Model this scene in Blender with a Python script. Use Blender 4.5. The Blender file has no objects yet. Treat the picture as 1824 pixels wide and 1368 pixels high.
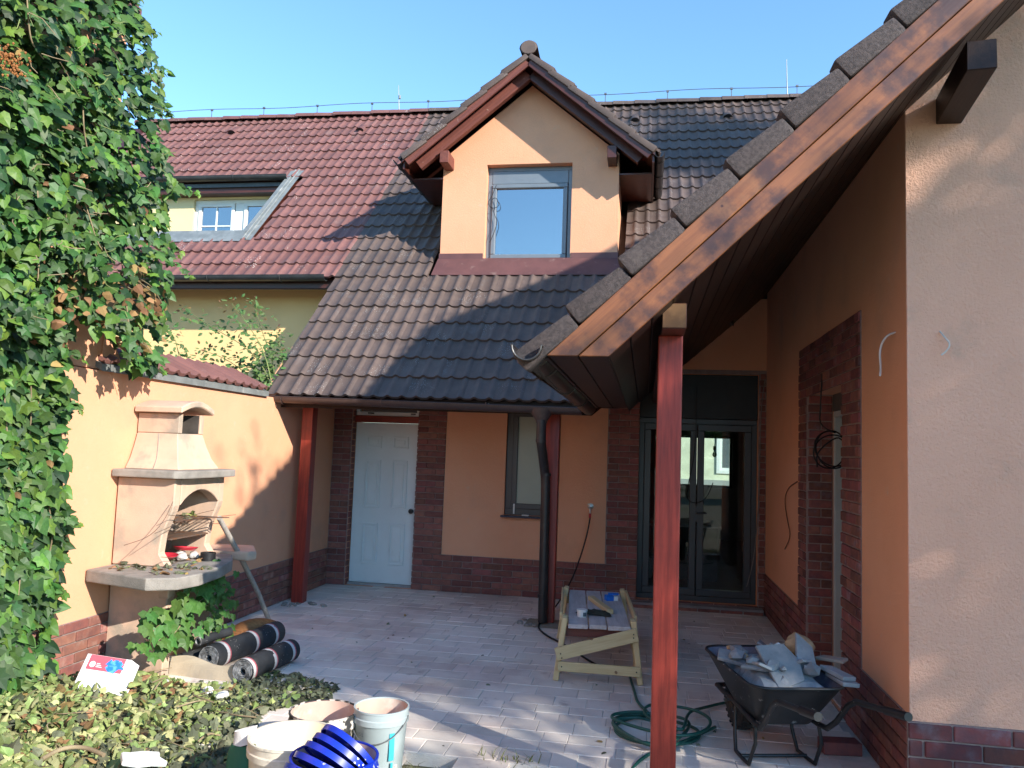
import bpy, bmesh, math, random
import numpy as np
from mathutils import Matrix, Vector, noise as mnoise
R = math.radians
rng = random.Random(7)
scn = bpy.context.scene
col = scn.collection

# ------------------------------------------------------------------ camera
F = 1400.0
YAW, PIT, ROL = R(9.75), R(4.85), R(2.03)
O = Vector((0, 0, 1.68))
fw = Vector((-math.sin(YAW)*math.cos(PIT), math.cos(YAW)*math.cos(PIT), math.sin(PIT)))
r0 = Vector((math.cos(YAW), math.sin(YAW), 0)); u0 = r0.cross(fw)
rt = math.cos(ROL)*r0 + math.sin(ROL)*u0
up = -math.sin(ROL)*r0 + math.cos(ROL)*u0
cam_d = bpy.data.cameras.new('camera'); cam = bpy.data.objects.new('camera', cam_d); col.objects.link(cam)
cam_d.sensor_width = 36; cam_d.lens = F/1824*36; cam_d.clip_end = 3000; cam_d.clip_start = .05
cam.matrix_world = Matrix(((rt.x, up.x, -fw.x, O.x), (rt.y, up.y, -fw.y, O.y), (rt.z, up.z, -fw.z, O.z), (0, 0, 0, 1)))
scn.camera = cam

# ------------------------------------------------------------------ sky, sun, exposure
SUN_AZ, SUN_EL = 56.8, 26.3          # degrees to the right of the viewer's back, degrees up
S = Vector((math.sin(R(SUN_AZ))*math.cos(R(SUN_EL)), -math.cos(R(SUN_AZ))*math.cos(R(SUN_EL)), math.sin(R(SUN_EL))))
w = bpy.data.worlds.new('World'); scn.world = w; w.use_nodes = True
nt = w.node_tree; nt.nodes.clear()
sky = nt.nodes.new('ShaderNodeTexSky'); sky.sky_type = 'NISHITA'; sky.sun_disc = False
sky.sun_elevation = R(SUN_EL); sky.sun_rotation = math.atan2(S.x, S.y)
sky.air_density = 1.0; sky.dust_density = 0.0; sky.ozone_density = 2.0; sky.altitude = 250
bg = nt.nodes.new('ShaderNodeBackground'); bg.inputs[1].default_value = 0.13
wo = nt.nodes.new('ShaderNodeOutputWorld')
tn = nt.nodes.new('ShaderNodeMix'); tn.data_type = 'RGBA'; tn.blend_type = 'MULTIPLY'; tn.inputs[0].default_value = 1; tn.inputs[7].default_value = (.69, .90, 1.0, 1)
nt.links.new(sky.outputs[0], tn.inputs[6]); nt.links.new(tn.outputs[2], bg.inputs[0]); nt.links.new(bg.outputs[0], wo.inputs[0])
sl = bpy.data.lights.new('sun', 'SUN'); sl.energy = 2.8; sl.angle = R(.53); sl.color = (1, .93, .83)
so = bpy.data.objects.new('sun', sl); col.objects.link(so); so.rotation_euler = S.to_track_quat('Z', 'Y').to_euler(); so.location = (12, -8, 14)
scn.view_settings.view_transform = 'Standard'; scn.view_settings.look = 'None'
scn.view_settings.exposure = 1.62; scn.view_settings.gamma = 1

# ------------------------------------------------------------------ helpers
def ray(x, y): return rt*((x-912)/F) - up*((y-684)/F) + fw
def at(px, py, x=None, y=None, z=None):
    d = ray(px, py)
    i, v = (0, x) if x is not None else (1, y) if y is not None else (2, z)
    return O + d*((v-O[i])/d[i])

def wmat(o):
    m = o.matrix_basis.copy()
    return (wmat(o.parent) @ o.matrix_parent_inverse @ m) if o.parent else m
def setp(o, parent):
    o.parent = parent; o.matrix_parent_inverse = wmat(parent).inverted()
def tag(o, label=None, cat=None, group=None, kind=None):
    if label: o['label'] = label
    if cat: o['category'] = cat
    if group: o['group'] = group
    if kind: o['kind'] = kind
    return o
def thing(name, loc, label, cat, group=None, rz=0):
    o = bpy.data.objects.new(name, None); col.objects.link(o); o.location = loc; o.rotation_euler[2] = rz
    o.empty_display_size = .1
    return tag(o, label, cat, group)
def inst(name, me, mtx, parent=None):
    o = bpy.data.objects.new(name, me); col.objects.link(o); o.matrix_basis = mtx
    if parent: setp(o, parent)
    return o
def frame(loc, X, Y, Z, s=1.0):
    return Matrix(((X[0]*s, Y[0]*s, Z[0]*s, loc[0]), (X[1]*s, Y[1]*s, Z[1]*s, loc[1]), (X[2]*s, Y[2]*s, Z[2]*s, loc[2]), (0, 0, 0, 1)))

class MB:
    def __init__(s): s.v = []; s.f = []; s.mi = []; s.cur = 0
    def add(s, vs, fs, M=None):
        b = len(s.v)
        for p in vs:
            p = Vector(p); s.v.append(tuple(M @ p if M else p))
        for f in fs: s.f.append(tuple(b+i for i in f)); s.mi.append(s.cur)
        return s
    def box(s, x0, x1, y0, y1, z0, z1, M=None):
        return s.add([(x0,y0,z0),(x1,y0,z0),(x1,y1,z0),(x0,y1,z0),(x0,y0,z1),(x1,y0,z1),(x1,y1,z1),(x0,y1,z1)],
                     [(0,3,2,1),(4,5,6,7),(0,1,5,4),(1,2,6,5),(2,3,7,6),(3,0,4,7)], M)
    def prism(s, poly, a, b, axis='y', M=None):
        """poly: 2-D outline; axis y: (x,z) outline extruded a..b in y, z: (x,y), x: (y,z)"""
        n = len(poly)
        def P(p, t): return (p[0], t, p[1]) if axis == 'y' else (p[0], p[1], t) if axis == 'z' else (t, p[0], p[1])
        vs = [P(p, a) for p in poly]+[P(p, b) for p in poly]
        fs = [tuple(range(n)), tuple(range(2*n-1, n-1, -1))]+[(i, i+n, (i+1) % n+n, (i+1) % n) for i in range(n)]
        return s.add(vs, fs, M)
    def tube(s, pts, r, n=8, caps=True, M=None):
        pts = [Vector(p) for p in pts]; m = len(pts)
        rs = r if isinstance(r, (list, tuple)) else [r]*m
        vs = []; fs = []; T = None
        for i, p in enumerate(pts):
            t = (pts[min(i+1, m-1)]-pts[max(i-1, 0)]).normalized()
            if T is None:
                a = Vector((0, 0, 1)) if abs(t.z) < .9 else Vector((1, 0, 0)); N = t.cross(a).normalized()
            else:
                N = (N - t*N.dot(t)); N = N.normalized() if N.length > 1e-6 else t.orthogonal().normalized()
            T = t; B = t.cross(N)
            for k in range(n):
                an = 2*math.pi*k/n; vs.append(p+(N*math.cos(an)+B*math.sin(an))*rs[i])
        for i in range(m-1):
            for k in range(n): fs.append((i*n+k, i*n+(k+1) % n, (i+1)*n+(k+1) % n, (i+1)*n+k))
        if caps: fs.append(tuple(range(n-1, -1, -1))); fs.append(tuple((m-1)*n+k for k in range(n)))
        return s.add(vs, fs, M)
    def lathe(s, prof, n=24, M=None, closed=False):
        vs = []; fs = []; m = len(prof)
        for (r, z) in prof:
            for k in range(n): an = 2*math.pi*k/n; vs.append((r*math.cos(an), r*math.sin(an), z))
        for i in range(m if closed else m-1):
            j = (i+1) % m
            for k in range(n): fs.append((i*n+k, i*n+(k+1) % n, j*n+(k+1) % n, j*n+k))
        return s.add(vs, fs, M)
    def mesh(s, name, mats, smooth=False, bevel=0, seg=1, recalc=False):
        me = bpy.data.meshes.new(name); me.from_pydata(s.v, [], s.f)
        for m in (mats if isinstance(mats, (list, tuple)) else [mats]): me.materials.append(m)
        me.polygons.foreach_set('material_index', s.mi)
        bm = bmesh.new(); bm.from_mesh(me)
        if recalc or bevel: bmesh.ops.recalc_face_normals(bm, faces=bm.faces)
        if bevel:
            ed = [e for e in bm.edges if len(e.link_faces) == 2 and e.calc_face_angle(0) > .5]
            bmesh.ops.bevel(bm, geom=ed, offset=bevel, segments=seg, affect='EDGES', profile=.6, clamp_overlap=True)
        bm.to_mesh(me); bm.free()
        if smooth:
            me.polygons.foreach_set('use_smooth', [True]*len(me.polygons))
            if smooth is not True: me.set_sharp_from_angle(angle=R(smooth))
        me.update(); return me
    def build(s, name, mats, parent=None, smooth=False, bevel=0, seg=1, recalc=True, mtx=None):
        o = bpy.data.objects.new(name, s.mesh(name, mats, smooth, bevel, seg, recalc)); col.objects.link(o)
        if mtx is not None: o.matrix_basis = mtx
        if parent: setp(o, parent)
        return o

def beam(name, p0, p1, w_, h_, mat, parent, upv=(0, 0, 1), bevel=.004, seg=1, mtxonly=False):
    """straight timber from p0 to p1; local X runs along it; w_ across, h_ along upv"""
    p0 = Vector(p0); p1 = Vector(p1); X = (p1-p0); L = X.length; X.normalize()
    Z = Vector(upv); Z = (Z - X*Z.dot(X)).normalized(); Y = Z.cross(X)
    m = frame((p0+p1)/2, X, Y, Z)
    b = MB(); b.box(-L/2, L/2, -w_/2, w_/2, -h_/2, h_/2)
    return b.build(name, mat, parent, bevel=bevel, seg=seg, mtx=m)

def copy_tree(o, parent=None):
    c = o.copy(); col.objects.link(c)
    if parent: c.parent = parent
    for ch in list(o.children): copy_tree(ch, c)
    return c

# ------------------------------------------------------------------ materials
def mat(name, c, c2=None, scale=4.0, detail=6, rough=.8, bump=0, bscale=60, bdist=.01, rnd=0, spec=.3, metal=0,
        stretch=None, dirt=None, specks=None, contrast=(.35, .65), trans=0, coat=0, hue=0, bump2=None, streak=None, wdirt=False):
    """noise-mixed Principled; rnd = brightness jitter per piece; dirt=(colour, scale, lo, hi); specks=(colour, scale, size)"""
    m = bpy.data.materials.new(name); m.use_nodes = True; N = m.node_tree.nodes; L = m.node_tree.links
    p = N['Principled BSDF']; tc = N.new('ShaderNodeTexCoord'); oi = N.new('ShaderNodeObjectInfo'); ge = N.new('ShaderNodeNewGeometry')
    ad = N.new('ShaderNodeVectorMath'); ad.operation = 'MULTIPLY_ADD'
    L.new(oi.outputs['Random'], ad.inputs[0]); ad.inputs[1].default_value = (37, 53, 71); L.new(tc.outputs['Object'], ad.inputs[2])
    vec = ad.outputs[0]
    def noise(sc, det, st=None, rg=.6, wv=False):
        n = N.new('ShaderNodeTexNoise'); n.inputs['Scale'].default_value = sc; n.inputs['Detail'].default_value = det; n.inputs['Roughness'].default_value = rg
        if st:
            mp = N.new('ShaderNodeMapping'); mp.inputs['Scale'].default_value = st; L.new(vec, mp.inputs[0]); L.new(mp.outputs[0], n.inputs['Vector'])
        else: L.new(ge.outputs['Position'] if wv else vec, n.inputs['Vector'])
        return n.outputs[0]
    def ramp(src, lo, hi):
        r = N.new('ShaderNodeMapRange'); r.inputs['From Min'].default_value = lo; r.inputs['From Max'].default_value = hi; r.interpolation_type = 'SMOOTHSTEP'
        L.new(src, r.inputs['Value']); return r.outputs[0]
    def mix(a, b, f, mode='MIX'):
        x = N.new('ShaderNodeMix'); x.data_type = 'RGBA'; x.blend_type = mode
        if isinstance(f, (int, float)): x.inputs[0].default_value = f
        else: L.new(f, x.inputs[0])
        for i, q in ((6, a), (7, b)):
            if isinstance(q, tuple): x.inputs[i].default_value = (*q[:3], 1)
            else: L.new(q, x.inputs[i])
        return x.outputs[2]
    if c2 is None: c2 = tuple(k*.82 for k in c)
    cs = mix(c, c2, ramp(noise(scale, detail, stretch), *contrast))
    if streak: cs = mix(cs, streak[0], ramp(noise(streak[1], 4, streak[2]), streak[3], streak[4]))
    if dirt: cs = mix(cs, dirt[0], ramp(noise(dirt[1], 8, wv=wdirt), dirt[2], dirt[3]))
    if len(dirt or ()) > 4: cs = mix(cs, dirt[4], ramp(noise(dirt[5], 8, wv=wdirt), dirt[6], dirt[7]))
    if specks:
        vo = N.new('ShaderNodeTexVoronoi'); vo.inputs['Scale'].default_value = specks[1]; L.new(vec, vo.inputs['Vector'])
        lt = N.new('ShaderNodeMath'); lt.operation = 'LESS_THAN'; L.new(vo.outputs['Distance'], lt.inputs[0])
        ms = N.new('ShaderNodeMath'); ms.operation = 'MULTIPLY'; L.new(ramp(noise(specks[3], 2), .5, .68), ms.inputs[0]); ms.inputs[1].default_value = specks[2]
        L.new(ms.outputs[0], lt.inputs[1]); cs = mix(cs, specks[0], lt.outputs[0])
    if rnd or hue:
        h = N.new('ShaderNodeHueSaturation'); L.new(cs, h.inputs['Color'])
        a = N.new('ShaderNodeMath'); a.operation = 'ADD'; L.new(oi.outputs['Random'], a.inputs[0]); L.new(ge.outputs['Random Per Island'], a.inputs[1])
        fr = N.new('ShaderNodeMath'); fr.operation = 'FRACT'; L.new(a.outputs[0], fr.inputs[0])
        mr = N.new('ShaderNodeMapRange'); mr.inputs['To Min'].default_value = 1-rnd; mr.inputs['To Max'].default_value = 1+rnd; L.new(fr.outputs[0], mr.inputs[0]); L.new(mr.outputs[0], h.inputs['Value'])
        if hue:
            f2 = N.new('ShaderNodeMath'); f2.operation = 'MULTIPLY'; L.new(a.outputs[0], f2.inputs[0]); f2.inputs[1].default_value = 7.31
            f3 = N.new('ShaderNodeMath'); f3.operation = 'FRACT'; L.new(f2.outputs[0], f3.inputs[0])
            m2 = N.new('ShaderNodeMapRange'); m2.inputs['To Min'].default_value = .5-hue; m2.inputs['To Max'].default_value = .5+hue; L.new(f3.outputs[0], m2.inputs[0]); L.new(m2.outputs[0], h.inputs['Hue'])
        cs = h.outputs[0]
    L.new(cs, p.inputs['Base Color'])
    p.inputs['Roughness'].default_value = rough; p.inputs['Specular IOR Level'].default_value = spec; p.inputs['Metallic'].default_value = metal
    if coat: p.inputs['Coat Weight'].default_value = coat; p.inputs['Coat Roughness'].default_value = .25
    if bump:
        b = N.new('ShaderNodeBump'); b.inputs['Strength'].default_value = bump; b.inputs['Distance'].default_value = bdist
        L.new(noise(bscale, 5, stretch), b.inputs['Height']); nb = b.outputs[0]
        if bump2:
            b2 = N.new('ShaderNodeBump'); b2.inputs['Strength'].default_value = bump2[0]; b2.inputs['Distance'].default_value = bump2[2]
            L.new(noise(bump2[1], 3), b2.inputs['Height']); L.new(nb, b2.inputs['Normal']); nb = b2.outputs[0]
        L.new(nb, p.inputs['Normal'])
    if trans:
        t = N.new('ShaderNodeBsdfTranslucent'); L.new(cs, t.inputs[0]); mx = N.new('ShaderNodeMixShader'); mx.inputs[0].default_value = trans
        L.new(p.outputs[0], mx.inputs[1]); L.new(t.outputs[0], mx.inputs[2]); L.new(mx.outputs[0], N['Material Output'].inputs[0])
    return m
def glass(name, tint=(.9, .95, .93), ior=1.5, rough=0.0, extra=.0):
    m = bpy.data.materials.new(name); m.use_nodes = True; N = m.node_tree.nodes; L = m.node_tree.links
    N.remove(N['Principled BSDF'])
    t = N.new('ShaderNodeBsdfTransparent'); t.inputs[0].default_value = (*tint, 1)
    g = N.new('ShaderNodeBsdfGlossy'); g.inputs['Roughness'].default_value = rough; g.inputs[0].default_value = (1, 1, 1, 1)
    fr = N.new('ShaderNodeFresnel'); fr.inputs[0].default_value = ior
    a = N.new('ShaderNodeMath'); a.operation = 'ADD'; a.use_clamp = True; a.inputs[1].default_value = extra; L.new(fr.outputs[0], a.inputs[0])
    mx = N.new('ShaderNodeMixShader'); L.new(a.outputs[0], mx.inputs[0]); L.new(t.outputs[0], mx.inputs[1]); L.new(g.outputs[0], mx.inputs[2])
    L.new(mx.outputs[0], N['Material Output'].inputs[0]); return m

PEACH = (.75, .38, .225)
m_peach = mat('render_peach', PEACH, (.72, .355, .205), 1.2, rough=.92, bump=.5, bscale=140, bdist=.006, bump2=(.35, 38, .006), dirt=((.60, .325, .205), 1.7, .50, .80, (.66, .40, .27), 9, .60, .80))
m_peach_rough = mat('render_peach_scratched', (.88, .50, .345), (.84, .47, .32), 1.5, rough=.95, bump=.9, bscale=170, bdist=.008, bump2=(.8, 55, .012), dirt=((.68, .42, .30), 3, .55, .8))
m_yellow = mat('render_yellow', (.88, .60, .28), (.85, .57, .26), 1.3, rough=.92, bump=.4, bscale=160, bdist=.005)
m_yellow2 = mat('render_pale', (.80, .66, .36), (.78, .63, .34), 1.3, rough=.92)
m_brick = mat('brick_slip', (.25, .095, .074), (.175, .070, .060), 18, rough=.75, bump=.5, bscale=90, bdist=.004, rnd=.30, hue=.012, dirt=((.27, .17, .14), 9, .6, .82))
m_brick_dk = mat('brick_slip_wing', (.225, .082, .064), (.155, .062, .058), 18, rough=.72, bump=.5, bscale=90, bdist=.004, rnd=.35, hue=.015, dirt=((.20, .17, .20), 8, .55, .8))
m_mortar = mat('mortar', (.31, .245, .225), (.25, .19, .175), 14, rough=.95, bump=.5, bscale=120)
m_tile_dk = mat('tile_dark', (.120, .085, .071), (.094, .067, .058), 7, rough=.62, bump=.5, bscale=260, bdist=.003, rnd=.13, spec=.35,
                dirt=((.155, .13, .12), 3.5, .55, .8), specks=((.44, .44, .41), 60, .20, 1.7))
m_tile_red = mat('tile_red', (.198, .090, .076), (.160, .073, .064), 6, rough=.6, bump=.5, bscale=260, bdist=.003, rnd=.14, spec=.35,
                 dirt=((.22, .13, .115), 3, .52, .8), specks=((.62, .55, .5), 40, .22, 1.5))
m_tile_verge = mat('tile_granular', (.125, .103, .10), (.075, .064, .064), 60, rough=.9, bump=1.0, bscale=190, bdist=.012, rnd=.12, bump2=(.8, 420, .006), dirt=((.17, .145, .135), 8, .55, .8))
m_stain = mat('wood_red_stain', (.33, .042, .026), (.20, .024, .016), 3, rough=.42, bump=.25, bscale=9, bdist=.003, stretch=(1, 14, 14), spec=.45, dirt=((.17, .028, .02), 2.6, .52, .75), specks=((.05, .012, .01), 5, .12, 3))
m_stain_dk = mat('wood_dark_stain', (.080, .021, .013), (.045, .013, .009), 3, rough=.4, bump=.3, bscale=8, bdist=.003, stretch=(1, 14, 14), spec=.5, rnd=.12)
m_larch = mat('wood_larch', (.29, .108, .036), (.18, .064, .024), 2.2, rough=.38, bump=.3, bscale=7, bdist=.003, stretch=(1, 16, 16), spec=.45, coat=.15,
              dirt=((.070, .030, .020), 5.0, .42, .64, (.30, .14, .055), 2.2, .55, .75), specks=((.06, .022, .012), 7, .13, 3), contrast=(.3, .7), rnd=.06)
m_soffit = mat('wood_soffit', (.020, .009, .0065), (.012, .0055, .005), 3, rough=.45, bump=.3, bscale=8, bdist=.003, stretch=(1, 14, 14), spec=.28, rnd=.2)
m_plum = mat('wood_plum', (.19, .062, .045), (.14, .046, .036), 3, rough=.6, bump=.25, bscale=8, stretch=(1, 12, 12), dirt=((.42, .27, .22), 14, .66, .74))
m_pine = mat('wood_pine', (.62, .49, .27), (.52, .39, .20), 3, rough=.6, bump=.25, bscale=8, bdist=.002, stretch=(1, 14, 14), rnd=.08, specks=((.22, .12, .06), 9, .16, 5))
m_board = mat('wood_grey_board', (.47, .43, .42), (.38, .34, .33), 3, rough=.8, bump=.4, bscale=9, bdist=.003, stretch=(1, 12, 12), rnd=.07, dirt=((.56, .53, .52), 5, .5, .8))
m_zinc = mat('zinc_dark', (.075, .078, .08), (.055, .058, .06), 5, rough=.42, metal=.5, spec=.5, dirt=((.12, .12, .115), 6, .55, .8))
m_zinc_lt = mat('zinc_grey', (.30, .315, .30), (.22, .235, .225), 6, rough=.5, metal=.35, dirt=((.45, .45, .42), 8, .55, .75))
m_gutter = mat('gutter_brown', (.085, .058, .050), (.068, .047, .042), 6, rough=.38, metal=.25, spec=.5, dirt=((.13, .10, .09), 9, .55, .8))
m_gutter_dk = mat('gutter_dark', (.042, .036, .034), (.032, .028, .027), 6, rough=.36, metal=.25, spec=.5, dirt=((.075, .066, .062), 9, .55, .8))
m_flash = mat('flashing_brown', (.155, .070, .066), (.125, .058, .056), 4, rough=.5, metal=.1, dirt=((.26, .17, .15), 6, .6, .8))
m_anthr = mat('frame_anthracite', (.050, .056, .062), (.045, .05, .056), 5, rough=.35, spec=.5)
m_anthr_lt = mat('frame_grey', (.165, .19, .215), (.15, .175, .2), 5, rough=.32, spec=.6)
m_white = mat('paint_white', (.74, .75, .72), (.70, .71, .68), 3, rough=.45, spec=.4, dirt=((.60, .58, .52), 5, .62, .85))
m_door = mat('door_white', (.76, .79, .77), (.71, .74, .72), 2, rough=.5, spec=.4, dirt=((.60, .60, .56), 4, .58, .85))
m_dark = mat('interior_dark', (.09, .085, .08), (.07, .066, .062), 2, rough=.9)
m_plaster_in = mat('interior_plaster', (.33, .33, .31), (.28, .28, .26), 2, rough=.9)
m_black = mat('black_plastic', (.016, .016, .017), (.011, .011, .012), 9, rough=.45, spec=.4)
m_cable = mat('cable_black', (.012, .012, .013), None, 9, rough=.5)
m_glass = glass('glass')
m_glass_up = glass('glass_upper', (.42, .46, .45), 1.6, extra=.30)
# ================================================================== the place: numbers in metres
XL = -3.78            # face of the garden wall
YW = 9.18             # face of the house wall under the porch
XW, YF = 1.333, 4.36  # side and front face of the wing
EY, EZ, RY, RZ_ = 7.70, 2.18, 13.10, 7.58     # main roof: eave and ridge (45 degrees)
VY, EX, WZ0, KW, RX = 3.60, -.573, 2.195, .95, 4.90   # wing roof: verge plane, eave, slope, ridge
def mainz(y): return EZ+(y-EY)
def wingz(x): return WZ0+KW*(x-EX)
def valley_y(x): return EY+(wingz(x)-EZ)

def wall_grid(axis, face, depth, u0, u1, z0, z1, holes):
    """wall slab with openings. axis 'x': runs along x, face at y=face, body to face+depth; axis 'y': runs along y, face at x=face"""
    us = sorted({u0, u1}|{h[0] for h in holes}|{h[1] for h in holes}); zs = sorted({z0, z1}|{h[2] for h in holes}|{h[3] for h in holes})
    us = [u for u in us if u0 <= u <= u1]; zs = [z for z in zs if z0 <= z <= z1]
    def solid(i, j):
        if not (0 <= i < len(us)-1 and 0 <= j < len(zs)-1): return False
        cu, cz = (us[i]+us[i+1])/2, (zs[j]+zs[j+1])/2
        return not any(h[0] < cu < h[1] and h[2] < cz < h[3] for h in holes)
    b = MB()
    def P(u, d, z): return (u, face+d, z) if axis == 'x' else (face+d, u, z)
    def q(*p): b.add([P(*k) for k in p], [(0, 1, 2, 3)])
    for i in range(len(us)-1):
        for j in range(len(zs)-1):
            if not solid(i, j): continue
            a, c, d, e = us[i], us[i+1], zs[j], zs[j+1]
            q((a, 0, d), (c, 0, d), (c, 0, e), (a, 0, e)); q((a, depth, d), (a, depth, e), (c, depth, e), (c, depth, d))
            if not solid(i-1, j): q((a, 0, d), (a, 0, e), (a, depth, e), (a, depth, d))
            if not solid(i+1, j): q((c, 0, d), (c, depth, d), (c, depth, e), (c, 0, e))
            if not solid(i, j-1): q((a, 0, d), (a, depth, d), (c, depth, d), (c, 0, d))
            if not solid(i, j+1): q((a, 0, e), (c, 0, e), (c, depth, e), (a, depth, e))
    return b

_bm = {}
def brick_mesh(m, L, D, H):
    k = (m.name, round(L, 3), D, H)
    if k not in _bm: b = MB(); b.box(-L/2, L/2, -D/2, D/2, -H/2, H/2); _bm[k] = b.mesh('brick', m, bevel=.004)
    return _bm[k]
def bricks(parent, m, axis, face, sgn, u0, u1, z0, z1, L=.24, C=.0715, holes=(), D=.024, J=.010, phase=0, name='brick', zphase=0):
    """running-bond slips on a face; sgn = outward side along the other axis"""
    ncourse = round((z1-z0)/C); C = (z1-z0)/ncourse
    for j in range(ncourse):
        za, zb = z0+j*C, z0+(j+1)*C
        iv = [(u0, u1)]
        for h in holes:
            if h[2] < (za+zb)/2 < h[3]:
                nv = []
                for a, b_ in iv:
                    if h[1] <= a or h[0] >= b_: nv.append((a, b_)); continue
                    if h[0] > a: nv.append((a, h[0]))
                    if h[1] < b_: nv.append((h[1], b_))
                iv = nv
        off = (L/2 if (j+zphase) % 2 else 0)+phase
        for a, b_ in iv:
            k = math.floor((a-u0-off)/L)
            while True:
                s0 = max(a, u0+off+k*L); s1 = min(b_, u0+off+(k+1)*L); k += 1
                if s0 >= b_-1e-6: break
                if s1-s0 < .03: continue
                ln = round((s1-s0-J)/.02)*.02 if s1-s0 < L-.002 else L-J
                ln = min(ln, s1-s0-.004)
                me = brick_mesh(m, ln, D, C-J); uc = (s0+s1)/2; zc = (za+zb)/2; d = sgn*(D/2-.012+rng.uniform(-.0025, .0025))
                if axis == 'x': M = Matrix.Translation((uc, face+d, zc))
                else: M = Matrix.Translation((face+d, uc, zc)) @ Matrix.Rotation(math.pi/2, 4, 'Z')
                inst(name, me, M @ Matrix.Rotation(rng.uniform(-.006, .006), 4, 'Y'), parent)

# ------------------------------------------------------------------ ground
m_ground = mat('ground_soil', (.32, .27, .20), (.24, .21, .145), 1.6, rough=1, bump=.8, bscale=30, bdist=.03, dirt=((.17, .19, .08), .7, .48, .68))
b = MB(); n = 24
xs = [-1500, -200, -40]+[-20+i*1.5 for i in range(28)]+[60, 200, 1500]; ys = [-1500, -200, -40]+[-20+i*1.5 for i in range(34)]+[60, 200, 1500]
vs = [(x, y, -.075) for y in ys for x in xs]; nx = len(xs)
b.add(vs, [(j*nx+i, j*nx+i+1, (j+1)*nx+i+1, (j+1)*nx+i) for j in range(len(ys)-1) for i in range(nx-1)])
ground = tag(b.build('ground', m_ground, recalc=False), kind='structure')

# ------------------------------------------------------------------ paving
m_pave = mat('paver', (.50, .40, .345), (.56, .46, .40), 9, rough=.85, bump=.4, bscale=70, bdist=.004, rnd=.09, hue=.01, wdirt=True,
             dirt=((.74, .665, .58), .75, .32, .58, (.34, .255, .225), 4.5, .60, .76))
m_sand = mat('paving_joint', (.42, .40, .385), (.33, .31, .30), 8, rough=1, bump=.5, bscale=120, wdirt=True, dirt=((.68, .62, .56), .85, .36, .60))
pb = MB(); pb.box(XL-.2, XW+.3, 4.36, 9.6, -.07, -.005)
patio = tag(pb.build('patio', m_sand), kind='structure')
pav = []
y = 9.36; j = 0
while y > 4.2:
    d = rng.choice((.155, .20, .20)); x = XL-.1-rng.uniform(0, .2)
    while x < XW+.2:
        L = rng.choice((.15, .22, .22, .29, .29))
        if y-d > 4.40 or rng.random() < .8: pav.append((x+L/2, y-d/2, L, d))
        x += L
    y -= d
pav.sort(key=lambda p: (p[0])**2+(p[1])**2)
_pm = {}
rest = MB()
for i, (x, y, L, d) in enumerate(pav):
    if x > XW+.06 and y > YF: continue
    k = (L, d)
    if k not in _pm: q = MB(); q.box(-L/2+.002, L/2-.002, -d/2+.002, d/2-.002, -.05, 0); _pm[k] = q.mesh('paver', m_pave, bevel=.0028)
    M = Matrix.Translation((x, y, rng.uniform(-.003, .001))) @ Matrix.Rotation(rng.uniform(-.012, .012), 4, 'Z') @ Matrix.Rotation(rng.uniform(-.008, .008), 4, 'X')
    if i < 300: inst('paver', _pm[k], M, patio)
    else:
        me = _pm[k]; rest.add([v.co for v in me.vertices], [tuple(p.vertices) for p in me.polygons], M)
tag(rest.build('paver_field', m_pave, patio, recalc=False), kind='stuff')
# ================================================================== tiles
TW, TE = .30, .325
def tile_mesh(name, m):
    prof = []
    for k in (0, .15):
        for u, h in ((0, .004), (.030, 0), (.072, .001), (.086, .010), (.101, .021), (.1145, .025), (.128, .021), (.142, .010)): prof.append((k+u, h))
    prof.append((.302, .003)); n = len(prof)
    L = TE+.055
    vs = [(u, 0, h+.016) for u, h in prof]+[(u, L, h+.016) for u, h in prof]+[(u, .004, h-.012) for u, h in prof]+[(u, .012, h+.0185) for u, h in prof]
    fs = []
    for i in range(n-1):
        fs.append((3*n+i, 3*n+i+1, n+i+1, n+i)); fs.append((i, i+1, 3*n+i+1, 3*n+i)); fs.append((2*n+i, 2*n+i+1, i+1, i))
    fs.append((2*n, 0, 3*n, n)); fs.append((3*n-1, 2*n-1, 4*n-1, n-1))
    b = MB(); b.add(vs, fs); me = b.mesh(name, m, smooth=40); return me
me_tile_dk = tile_mesh('roof_tile', m_tile_dk); me_tile_red = tile_mesh('roof_tile', m_tile_red)
TILT = -math.asin(.026/.36)
def lay_tiles(parent, me, U, V, org, u0, u1, s0, nrow, keep, limit=300, jit=.007):
    """org + u*U + s*V ; keep(u,s,pos) says whether the tile shows"""
    U = Vector(U).normalized(); V = Vector(V).normalized(); Nn = U.cross(V); org = Vector(org)
    Tm = Matrix.Rotation(TILT, 4, 'X'); c = []
    for j in range(nrow):
        u = u0
        while u < u1-.02:
            s = s0+j*TE; p = org+U*u+V*s; mid = p+U*.15+V*.16
            if keep(u, s, mid):
                w_ = min(TW, u1-u)/TW
                M = frame(p+Nn*(.030+rng.uniform(0, .006)), U, V, Nn) @ Tm @ Matrix.Rotation(rng.uniform(-jit, jit), 4, 'Z') @ Matrix.Diagonal((w_, 1, 1, 1))
                c.append(((mid-O).length, M))
            u += TW
    c.sort(key=lambda t: t[0]); rest = MB(); vs = [v.co.copy() for v in me.vertices]; fs = [tuple(p.vertices) for p in me.polygons]
    for i, (d, M) in enumerate(c):
        if i < limit: inst('roof_tile', me, M, parent)
        else: rest.add(vs, fs, M)
    if rest.v:
        o = rest.build('roof_tile_field', me.materials[0], parent, smooth=40, recalc=False); tag(o, kind='stuff')
    return len(c)
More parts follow.
